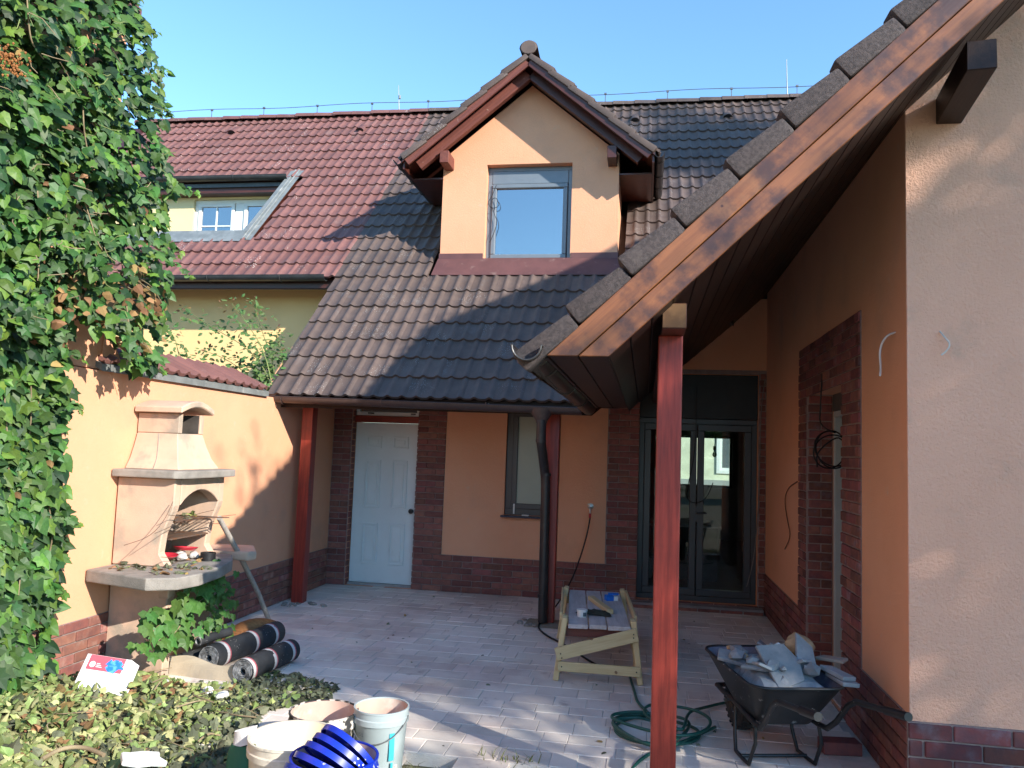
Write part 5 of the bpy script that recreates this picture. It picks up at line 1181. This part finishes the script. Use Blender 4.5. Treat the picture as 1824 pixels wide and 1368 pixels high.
# broken pieces round the post feet
for i in range(14):
    a = rng.uniform(-2.6, .2); r_ = rng.uniform(.10, .34); s_ = rng.uniform(.015, .05)
    tag(lump('mortar_chip', (-3.55+r_*math.cos(a), 8.02+r_*math.sin(a)*.8, .008), (s_, s_*.8, s_*.45), m_conc_g, 200+i, 1, .4, True), 'grey mortar chip on the paving by the far corner post', 'chip', 'mortar chips at the corner post')
for i in range(8):
    a = rng.uniform(2.2, 5.2); r_ = rng.uniform(.10, .26); s_ = rng.uniform(.015, .045)
    tag(lump('mortar_chip', (-.97+r_*math.cos(a), 7.82+r_*math.sin(a)*.8, .008), (s_, s_*.8, s_*.4), m_conc_g, 230+i, 1, .4, True), 'grey mortar chip on the paving by the downpipe', 'chip', 'mortar chips at the downpipe')
b = MB(); b.box(-1.12, -.72, 7.66, 8.02, -.0, .006); tag(b.build('soil_patch', m_ground), kind='structure')
# ================================================================== leaves
def leaf_mesh(name, half, m, curl=.16, fold=.22, seed=0):
    r_ = random.Random(seed); pts = half+[(-x, y) for x, y in half[-2:0:-1]]
    vs = [(x+r_.uniform(-.02, .02), y+r_.uniform(-.02, .02), -fold*abs(x)-curl*(y-.35)**2+r_.uniform(-.02, .02)) for x, y in pts]+[(0, .36, .03)]
    n = len(pts); b = MB(); b.add(vs, [(i, (i+1) % n, n) for i in range(n)]); return b.mesh(name, m)
IVY = [(0, .04), (.20, -.12), (.47, .04), (.35, .25), (.44, .50), (.21, .58), (0, 1.0)]
IVY2 = [(0, .02), (.26, -.08), (.42, .15), (.33, .46), (.16, .74), (0, .98)]
MAPLE = [(0, .0), (.24, -.16), (.50, -.02), (.42, .18), (.60, .48), (.34, .50), (.22, .66), (0, 1.05)]
ROSE = [(0, 0), (.20, .15), (.29, .42), (.20, .75), (0, 1)]
def leafmat(n, c, c2, **k):
    d = dict(scale=6, rough=.5, spec=.38, rnd=.42, hue=.025, trans=.28); d.update(k); return mat(n, c, c2, **d)
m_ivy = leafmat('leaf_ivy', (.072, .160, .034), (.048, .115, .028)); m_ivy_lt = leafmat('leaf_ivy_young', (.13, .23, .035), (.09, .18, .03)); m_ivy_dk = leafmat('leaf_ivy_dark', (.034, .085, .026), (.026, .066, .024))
m_dead = leafmat('leaf_dead', (.36, .22, .10), (.24, .14, .065), rough=.8, spec=.2)
m_cut = leafmat('leaf_cut_green', (.30, .37, .13), (.21, .28, .09), rough=.6); m_cut_y = leafmat('leaf_cut_yellow', (.48, .47, .22), (.37, .38, .16), rough=.65); m_cut_d = leafmat('leaf_cut_grey', (.17, .185, .11), (.12, .13, .08), rough=.75)
m_creep = leafmat('leaf_creeper', (.085, .19, .04), (.06, .145, .03), rnd=.25); m_rose = leafmat('leaf_rose', (.11, .20, .055), (.08, .15, .045), rnd=.3); m_rose_r = leafmat('leaf_rose_young', (.24, .10, .05), (.18, .12, .04))
m_stem = mat('stem_woody', (.30, .235, .14), (.22, .165, .10), 9, rough=.9, rnd=.2); m_stem_g = mat('stem_green', (.20, .24, .08), (.15, .18, .06), 9, rough=.7, rnd=.2)
def variants(m, shapes, n=2, cu=1.0): return [leaf_mesh('leaf', s_, m, (.1+.16*i)*cu, (.12+.2*i)*cu, 3*i+7) for s_ in shapes for i in range(n)]
def leafM(p, nrm, tip, size):
    Z = Vector(nrm).normalized(); Y = Vector(tip); Y = (Y-Z*Y.dot(Z)); Y = Y.normalized() if Y.length > 1e-4 else Z.orthogonal().normalized()
    return frame(p, Y.cross(Z), Y, Z, size)
def rv(s=1.0): return Vector((rng.gauss(0, s), rng.gauss(0, s), rng.gauss(0, s)))
def scatter(parent, items, limit, massname, kindname='leaf'):
    """items: (priority, mesh, matrix). The `limit` with highest priority become single leaves, the rest one mass per material"""
    items.sort(key=lambda t: -t[0])
    for pr_, me, M in items[:limit]: inst(kindname, me, M, parent)
    V = []; Fc = []; MI = []; mats_ = []; base = 0; cache = {}
    for pr_, me, M in items[limit:]:
        if me.name not in cache:
            a = np.empty(len(me.vertices)*3); me.vertices.foreach_get('co', a); cache[me.name] = (np.c_[a.reshape(-1, 3), np.ones(len(me.vertices))], [tuple(p.vertices) for p in me.polygons])
            if me.materials[0] not in mats_: mats_.append(me.materials[0])
        a, fs = cache[me.name]; q = a @ np.array(M).T
        V.append(q[:, :3]); mi = mats_.index(me.materials[0])
        for f in fs: Fc.append(tuple(i+base for i in f)); MI.append(mi)
        base += len(a)
    if not V: return
    me = bpy.data.meshes.new(massname); me.from_pydata(np.concatenate(V).tolist(), [], Fc)
    for m_ in mats_: me.materials.append(m_)
    me.polygons.foreach_set('material_index', MI); me.update()
    o = bpy.data.objects.new(massname, me); col.objects.link(o); tag(o, kind='stuff')
    if parent: setp(o, parent)
    return o
def inpoly(x, y, P):
    c = False; n = len(P); j = n-1
    for i in range(n):
        if (P[i][1] > y) != (P[j][1] > y) and x < (P[j][0]-P[i][0])*(y-P[i][1])/(P[j][1]-P[i][1])+P[i][0]: c = not c
        j = i
    return c

# ------------------------------------------------------------------ ivy on the wall
ivy = thing('ivy_plant', (XL+.1, 4.2, 0), 'dense green ivy climbing the wall and hanging over its top', 'ivy')
IP = [(-300, -90), (225, -90), (238, 0), (262, 45), (270, 95), (288, 130), (290, 190), (296, 240), (300, 290), (318, 330), (296, 372), (300, 430), (304, 520), (296, 560), (285, 600), (284, 640), (262, 664), (228, 650), (205, 600), (170, 585), (140, 560), (126, 610), (118, 660), (124, 720), (112, 800), (122, 880), (116, 960), (98, 1060), (84, 1120), (92, 1180), (40, 1235), (-300, 1260)]
v_ivy = variants(m_ivy, (IVY, IVY2)); v_lt = variants(m_ivy_lt, (IVY, IVY2)); v_dk = variants(m_ivy_dk, (IVY, IVY2)); v_dead = variants(m_dead, (IVY2,), 3, 2.2)
items = []
while len(items) < 10500:
    x, y = rng.uniform(-300, 320), rng.uniform(-90, 1255)
    if not inpoly(x, y, IP): continue
    low = y > 590 and x < 215
    th = (.16 if low else .40)*(.75+.5*mnoise.noise(Vector((x*.012, y*.012, 2))))
    u = rng.random()**.75
    p = at(x, y, x=XL+.02+th*u)
    hole = mnoise.noise(Vector((x*.011, y*.016, 7.7)))
    if hole < -.45 and rng.random() < .5 and u > .5: continue
    nr = Vector((.75, -.45, .38))+rv(.30)
    dead = (90 < x < 300 and 460 < y < 620 and rng.random() < .5*(1-abs(y-540)/110)) if 460 < y < 620 else rng.random() < .012
    pick = v_dead if dead else v_lt if rng.random() < (.22 if u > .5 else .06) else v_dk if rng.random() < .28 or u < .3 else v_ivy  # deepest leaves always dark: shade inside the ivy put into their colour
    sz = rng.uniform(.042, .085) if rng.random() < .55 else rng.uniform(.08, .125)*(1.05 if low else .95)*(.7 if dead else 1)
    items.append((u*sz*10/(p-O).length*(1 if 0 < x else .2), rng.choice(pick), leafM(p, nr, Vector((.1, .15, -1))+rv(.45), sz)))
# overhanging sprigs along the outline
for (x, y, n, dx, dy) in ((238, 5, 10, 14, -12), (262, 52, 9, 22, 10), (285, 120, 9, 14, 8), (292, 190, 8, 16, 14), (300, 325, 16, 60, 22), (302, 430, 10, 22, 26), (300, 460, 10, 38, 40), (284, 640, 8, 8, 24), (122, 620, 10, 30, 26), (118, 715, 10, 26, 12), (120, 920, 8, 22, 14), (95, 1050, 8, 26, 10)):
    for i in range(n):
        t = i/n; p = at(x+dx*t+rng.uniform(-5, 5), y+dy*t+rng.uniform(-5, 5), x=XL+.22)
        items.append((.2, rng.choice(v_lt if t > .7 else v_ivy), leafM(p, Vector((.7, -.5, .4))+rv(.4), Vector((.1, .3, -.8))+rv(.5), rng.uniform(.045, .085)*(1-.4*t))))
scatter(ivy, items, 300, 'foliage')
b = None
stems = [((40, -20), (52, 60), (54, 84), (78, 105)), ((150, 350), (160, 400), (178, 430), (190, 455)), ((150, 190), (152, 240), (158, 300)), ((165, 410), (172, 470), (200, 500), (240, 520)), ((120, 380), (130, 450), (150, 500), (205, 470), (270, 520)), ((60, 340), (70, 420), (62, 500)), ((190, 75), (215, 72), (240, 78)), ((46, 640), (52, 720), (44, 800)), ((48, 860), (42, 930), (36, 1000), (38, 1060)), ((10, 700), (22, 800), (12, 900)), ((215, 470), (230, 540), (235, 600), (222, 650)), ((175, 470), (260, 500), (290, 540)), ((90, 900), (100, 960), (80, 1010))]
for st_ in stems:
    pts = [at(px_+rng.uniform(-7, 7), py_, x=XL+(.11 if py_ > 590 and px_ < 215 else .28)) for px_, py_ in st_]
    b = MB(); b.tube(smooth_path(pts, 2), [.0042]*(len(smooth_path(pts, 2))), 6); b.build('stem', m_stem, ivy, smooth=60)
for i in range(70):
    x, y = rng.uniform(20, 290), rng.uniform(20, 640)
    if not inpoly(x, y, IP): continue
    th = .42; p = at(x, y, x=XL+th-.02); q = p+Vector((rng.uniform(-.02, .08), rng.uniform(-.12, .14), rng.uniform(-.10, .06)))
    b = MB(); b.tube([p, p.lerp(q, .5)+rv(.012), q], .0026, 5); b.build('twig', m_stem_g if i % 2 else m_stem, ivy)
p = at(20, 108, x=XL+.45); b = MB()
for i in range(120):
    c_ = p+Vector((rng.gauss(0, .012), rng.gauss(0, .045), rng.gauss(0, .035))); b.add([c_+Vector(d)*.009 for d in ((1, 0, 0), (-1, 0, 0), (0, 1, 0), (0, -1, 0), (0, 0, 1), (0, 0, -1))], [(0, 2, 4), (2, 1, 4), (1, 3, 4), (3, 0, 4), (2, 0, 5), (1, 2, 5), (3, 1, 5), (0, 3, 5)])
tag(b.build('seed_head', m_bark, ivy), kind='stuff')

# ------------------------------------------------------------------ heap of cuttings
def hmound(x, y):
    d = max(0.0, min(1, (-1.75-x)/1.3)); e = max(0.0, min(1, (5.25-y)/.7)); k = max(0, min(1, (-2.3-x)/.8))
    return -.072+(.06*min(1, d*2.5)+.15*k)*e**.6*(1+.35*mnoise.noise(Vector((x*3.1, y*3.1, 1))))
m_litter = mat('litter', (.13, .11, .06), (.07, .065, .035), 20, rough=1, bump=1, bscale=50, bdist=.03)
heap = thing('cuttings_heap', (-2.8, 4.3, -.07), 'heap of wilting cut ivy leaves spread on the ground', 'leaf heap')
b = MB(); nx, ny = 44, 44; vs = []
for i in range(nx+1):
    for k in range(ny+1):
        x = -4.0+2.6*i/nx; y = 2.3+3.1*k/ny; vs.append((x, y, hmound(x, y)-.012))
b.add(vs, [(i*(ny+1)+k, (i+1)*(ny+1)+k, (i+1)*(ny+1)+k+1, i*(ny+1)+k+1) for i in range(nx) for k in range(ny)]); b.build('litter_bed', m_litter, heap, smooth=True, recalc=False)
HP = [(-300, 1250), (60, 1212), (140, 1228), (235, 1190), (300, 1208), (425, 1218), (480, 1196), (560, 1215), (604, 1224), (585, 1242), (520, 1246), (468, 1262), (448, 1300), (438, 1345), (440, 1560), (-300, 1560)]
v_cut = variants(m_cut, (IVY, IVY2), 3, 2.0); v_cy = variants(m_cut_y, (IVY, IVY2), 3, 2.0); v_cd = variants(m_cut_d, (IVY, IVY2), 3, 2.0)
items = []
while len(items) < 9000:
    x, y = rng.uniform(-300, 606), rng.uniform(1188, 1560)
    if not inpoly(x, y, HP): continue
    g_ = at(x, y, z=.02); h = hmound(g_.x, g_.y); p = Vector((g_.x, g_.y, h+rng.random()**2*.05))
    if p.x < XL+.02: continue
    grey = max(0, min(1, (g_.x+2.75)/.45)); a = rng.random()  # grey share rises to the right: shade on the heap as leaf colour
    pick = (v_cd if rng.random() < .8 else v_cut) if rng.random() < grey else v_dead if a < (.30 if x < 260 and y < 1265 else .09) else v_cy if a < .42 else v_cd if a < .50 else v_cut
    sz = rng.uniform(.030, .078)
    items.append((sz*(1 if x > 0 and y < 1368 else .1)*(p.z-h+.05)*20/(p-O).length, rng.choice(pick), leafM(p, Vector((.15, -.25, 1))+rv(.6), rv(1), sz)))
GP = [(425, 1205), (500, 1196), (604, 1224), (590, 1241), (470, 1266), (440, 1310), (415, 1240)]; k_ = 0
while k_ < 700:
    x, y = rng.uniform(415, 604), rng.uniform(1195, 1310)
    if not inpoly(x, y, GP): continue
    g_ = at(x, y, z=.01); p = Vector((g_.x, g_.y, max(.004, hmound(g_.x, g_.y))+rng.random()**2*.03)); k_ += 1
    items.append((.01, rng.choice(v_cd if rng.random() < .85 else v_cut), leafM(p, Vector((0, 0, 1))+rv(.5), rv(1), rng.uniform(.035, .075))))
scatter(heap, items, 300, 'leaf_mass')
for i in range(75):
    x, y = rng.uniform(0, 590), rng.uniform(1200, 1368)
    if not inpoly(x, y, HP): continue
    g_ = at(x, y, z=.02); p = Vector((g_.x, g_.y, hmound(g_.x, g_.y)+.03)); a = rng.uniform(0, 6.3); L = rng.uniform(.08, .3)
    b = MB(); b.tube(smooth_path([p, p+Vector((math.cos(a)*L*.5, math.sin(a)*L*.5, rng.uniform(.0, .05))), p+Vector((math.cos(a+.5)*L, math.sin(a+.5)*L, .0))], 1), rng.choice((.002, .003, .005)), 5); b.build('twig', m_stem if i % 3 else m_stem_g, heap)
b = MB(); q = [at(75, 1352, z=.13), at(110, 1332, z=.14), at(150, 1330, z=.14), at(185, 1345, z=.13)]; b.tube(smooth_path([Vector(k) for k in q], 2), .011, 8); tag(b.build('cut_branch', m_stem, smooth=60), 'thick pale cut branch lying on the cuttings heap', 'branch')
b = MB(); b.prism([(-.10, -.04), (-.03, -.065), (.04, -.05), (.11, -.055), (.085, .0), (.10, .05), (.02, .06), (-.05, .045), (-.085, .05)], 0, .03, 'z'); pp = at(250, 1358, z=.13); tag(b.build('polystyrene_piece', m_white, bevel=.006, mtx=Matrix.Translation(pp) @ Matrix.Rotation(.9, 4, 'Z') @ Matrix.Rotation(.22, 4, 'Y') @ Matrix.Rotation(.15, 4, 'X')), 'white polystyrene piece at the near edge of the heap', 'polystyrene')
for i, (px_, py_) in enumerate(((292, 1216), (372, 1230), (395, 1238))):
    pp = at(px_, py_, z=.06); tag(lump('crumpled_paper', pp, (.045, .03, .025), m_white, 300+i, 2, .45, True), ('crumpled white paper on the heap below the fireplace', 'white plastic scrap under the cardboard strip', 'torn white scrap right of the cardboard strip')[i], 'paper scrap')

# ------------------------------------------------------------------ creeper growing out of the fireplace base
cr = thing('creeper_vine', (-3.15, 5.3, -.05), 'young maple-leaved creeper hanging under the fireplace slab', 'creeper')
v_cr = variants(m_creep, (MAPLE, IVY), 2)
items = []
for (x, y, n, sp, xp, sz) in ((378, 1040, 16, 18, -3.20, .075), (398, 1060, 14, 14, -3.20, .07), (345, 1060, 9, 14, -3.20, .10), (325, 1085, 8, 12, -3.20, .115), (300, 1110, 8, 12, -3.20, .125), (275, 1100, 5, 12, -3.20, .11), (262, 1118, 4, 10, -3.20, .11), (318, 1128, 6, 10, -3.20, .115), (290, 1140, 6, 12, -3.20, .10), (250, 1150, 5, 10, -3.20, .085), (390, 1090, 18, 12, -3.20, .06), (375, 1110, 10, 14, -3.20, .06), (400, 1120, 14, 16, -3.20, .055), (345, 1105, 6, 14, -3.20, .09)):
    for i in range(n):
        p = at(x+rng.gauss(0, sp), y+rng.gauss(0, sp), x=xp+rng.uniform(-.05, .06)); items.append((1, rng.choice(v_cr), leafM(p, Vector((.8, -.5, .45))+rv(.3), Vector((.1, .1, -1))+rv(.35), sz*rng.uniform(.75, 1.2))))
scatter(cr, items, 300, 'foliage')
for pts in ([(395, 1010), (385, 1050), (350, 1075), (318, 1095), (285, 1110), (255, 1145)], [(400, 1010), (402, 1060), (395, 1110), (402, 1140)], [(330, 1090), (320, 1120), (290, 1145)]):
    b = MB(); b.tube(smooth_path([at(x, y, x=-3.2) for x, y in pts], 2), .004, 6); b.build('stem', m_stem, cr)
# dry leaves and twigs lying on the fireplace
items = []
for (x0_, x1_, y0_, y1_, z, n) in ((-3.68, -3.25, 4.95, 5.17, .772, 34), (-3.22, -3.04, 4.9, 5.3, .772, 22), (-3.62, -3.4, 5.3, 5.75, 1.088, 16), (-3.6, -3.2, 5.28, 5.78, .775, 16)):
    for i in range(n): items.append((1, rng.choice(v_dead+v_cd+v_cut[:1]), leafM(Vector((rng.uniform(x0_, x1_), rng.uniform(y0_, y1_), z+rng.random()*.02)), Vector((0, 0, 1))+rv(.4), rv(1), rng.uniform(.03, .07))))
dl = thing('dry_leaves', (-3.4, 5.2, .77), 'dry brown leaves scattered on the fireplace slab and grill', 'dry leaves'); scatter(dl, items, 300, 'leaf_mass')
for pts in ([(225, 972), (262, 955), (290, 930), (310, 893)], [(275, 955), (300, 935), (345, 915), (385, 908)], [(300, 1005), (330, 995), (290, 990)], [(310, 950), (340, 930), (390, 935)], [(300, 915), (350, 925), (420, 915)]):
    b = MB(); b.tube(smooth_path([at(x, y, x=XL+.49)+rv(.012) for x, y in pts], 2), .0022, 5); b.build('twig', m_stem_g if False else m_rust, dl)

# ------------------------------------------------------------------ rose bush over the wall
rs = thing('rose_bush', (-4.7, 8.3, 0), 'loose leafy rose bush growing behind the garden wall', 'bush')
v_rs = variants(m_rose, (ROSE,), 2); v_rr = variants(m_rose_r, (ROSE,), 1); items = []
for pts in ([(492, 720), (470, 650), (430, 612), (380, 585), (330, 552)], [(490, 720), (474, 630), (440, 575), (412, 540)], [(494, 720), (486, 640), (466, 590), (452, 540)], [(496, 720), (505, 660), (500, 620), (492, 590)], [(480, 720), (445, 670), (405, 640), (365, 625)], [(470, 720), (430, 690), (395, 665)], [(492, 720), (478, 680), (455, 660), (430, 640)], [(330, 700), (322, 650), (312, 600), (300, 590)], [(362, 705), (358, 670), (350, 640)], [(494, 720), (480, 690), (470, 670), (476, 640), (490, 620)]):
    yy = 7.95+rng.uniform(-.2, .2); P = smooth_path([at(x, y, y=yy) for x, y in pts], 2)
    b = MB(); b.tube(P, [.007*(1-.75*i/len(P)) for i in range(len(P))], 6); b.build('stem', m_stem_g, rs)
    for i in range(2, len(P)):
        for k in range(7):
            t = i/len(P); o_ = rv(.055); p = P[i]+o_; young = t > .85
            items.append((1, rng.choice(v_rr if young and rng.random() < .6 else v_rs), leafM(p, Vector((.3, -.5, .8))+rv(.4), o_+rv(.03), rng.uniform(.045, .08)*(.7 if young else 1))))
scatter(rs, items, 300, 'foliage')
# weeds and litter in the wall gutter
# ------------------------------------------------------------------ grass at the near edge, bits on the paving
m_grass = leafmat('grass_blade', (.12, .155, .045), (.17, .16, .07), rough=.6)
b = MB()
def blade(x, y, z, h):
    a = rng.uniform(0, 6.3); w_ = .004; d = Vector((math.cos(a), math.sin(a), 0)); l_ = Vector((rng.gauss(0, .4), rng.gauss(0, .4), 1)).normalized()*h; p = Vector((x, y, z))
    b.add([p-d*w_, p+d*w_, p+l_*.55+d*w_*.7+Vector((0, 0, .0)), p+l_*.55-d*w_*.7, p+l_+Vector((rng.gauss(0, .02), rng.gauss(0, .02), -.01))], [(0, 1, 2, 3), (3, 2, 4)])
for i in range(6000):
    x = rng.uniform(-1.6, 1.6); y = rng.uniform(3.2, 4.42)
    if mnoise.noise(Vector((x*2.2, y*2.2, 9)))+.25*mnoise.noise(Vector((x*9, y*9, 9))) < (-.05 if y < 4.32 else .18): continue
    if x > 1.25 and y > 4.28: continue
    blade(x, y, -.072 if y < 4.36 else -.01, rng.uniform(.03, .11))
tag(b.build('grass', m_grass, recalc=False), 'short dry grass along the near edge of the paving', 'grass', kind='stuff')
items = []
for i in range(150):
    x = rng.uniform(-3.6, 1.1); y = rng.uniform(4.4, 8.9)
    if rng.random() > .25+.6*max(0, min(1, (5.6-y)/1.2))+.3*(x < -2): continue
    items.append((1, rng.choice(v_cd+v_dead), leafM(Vector((x, y, .006)), Vector((0, 0, 1))+rv(.2), rv(1), rng.uniform(.015, .05))))
lo = scatter(None, items, 0, 'leaf_litter'); tag(lo, 'small dry leaf bits strewn over the paving', 'leaf litter')

# ------------------------------------------------------------------ trees behind the viewer whose shade falls on the wing and paving
m_tl = leafmat('leaf_tree', (.06, .12, .03), (.045, .09, .025)); m_tb = mat('bark', (.11, .085, .06), (.07, .055, .04), 9, rough=.95, bump=.7, bscale=18, stretch=(6, 6, 1))
def tree(p, h, cz, rx, rz, lab, seed, nclump=70, per=150, leaf=.15, shift=(0, 0)):
    r_ = random.Random(seed); t = thing('tree', (p[0], p[1], -.07), lab, 'tree', 'garden trees')
    b = MB(); b.tube(smooth_path([Vector((p[0], p[1], -.1)), Vector((p[0]+.1, p[1], h*.25)), Vector((p[0]-.05, p[1]+.1, h*.5)), Vector((p[0], p[1], cz+rz*.3))], 2), [.26-.2*i/12 for i in range(13)][:13] if False else .2, 10)
    cl = []
    for i in range(nclump):
        d = Vector((r_.gauss(0, 1), r_.gauss(0, 1), r_.gauss(0, 1))).normalized()*(r_.random()**.4); d = Vector((d.x*rx*(1-.12*d.z), d.y*rx*(1-.12*d.z), d.z*rz))*(.86+.28*r_.random()); cl.append(Vector((p[0]+shift[0], p[1]+shift[1], cz))+d)
    for c_ in cl[::5]: b.tube(smooth_path([Vector((p[0], p[1], max(h*.25, c_.z-rz*.9-.6))), Vector(((p[0]+c_.x)/2, (p[1]+c_.y)/2, c_.z-.25*rz)), c_], 1), [.07, .05, .035, .025, .02, .012], 6)
    b.build('trunk', m_tb, t, smooth=60)
    V = []; Fc = []
    for c_ in cl:
        for i in range(per):
            q = c_+Vector((r_.gauss(0, .30), r_.gauss(0, .30), r_.gauss(0, .24))); n_ = Vector((r_.gauss(0, 1), r_.gauss(0, 1), r_.gauss(.4, 1))).normalized(); X = n_.orthogonal().normalized()*leaf*.5*r_.uniform(.7, 1.2); Y = n_.cross(X)*.62
            k = len(V); V += [q-X, q-Y, q+X, q+Y]; Fc.append((k, k+1, k+2, k+3))
    me = bpy.data.meshes.new('crown'); me.from_pydata([tuple(v) for v in V], [], Fc); me.materials.append(m_tl); o = bpy.data.objects.new('crown', me); col.objects.link(o); setp(o, t)
def pq(p, q): ca, sa = math.cos(R(SUN_AZ)), math.sin(R(SUN_AZ)); return (p*ca+q*sa, p*sa-q*ca)
tx, ty = pq(6.84, 11.0)
tree((tx, ty), 12, 7.6, 3.4, 3.25, 'broad garden tree behind the viewer, shading the wing', 21, 320, 190)
tx, ty = pq(10.4, 13.0)
tree((tx, ty), 17, 15.4, 1.35, 1.7, 'tall slender garden tree farther off, shading the roof', 22, 30, 170)
for i in range(6):
    x = -15+i*5.5+rng.uniform(-.6, .6); y = -17+rng.uniform(-.8, .8)
    tree((x, y), 5, 2.7, 2.2, 2.2, 'dense tree in the row at the end of the garden', 40+i, 46, 90, .30)
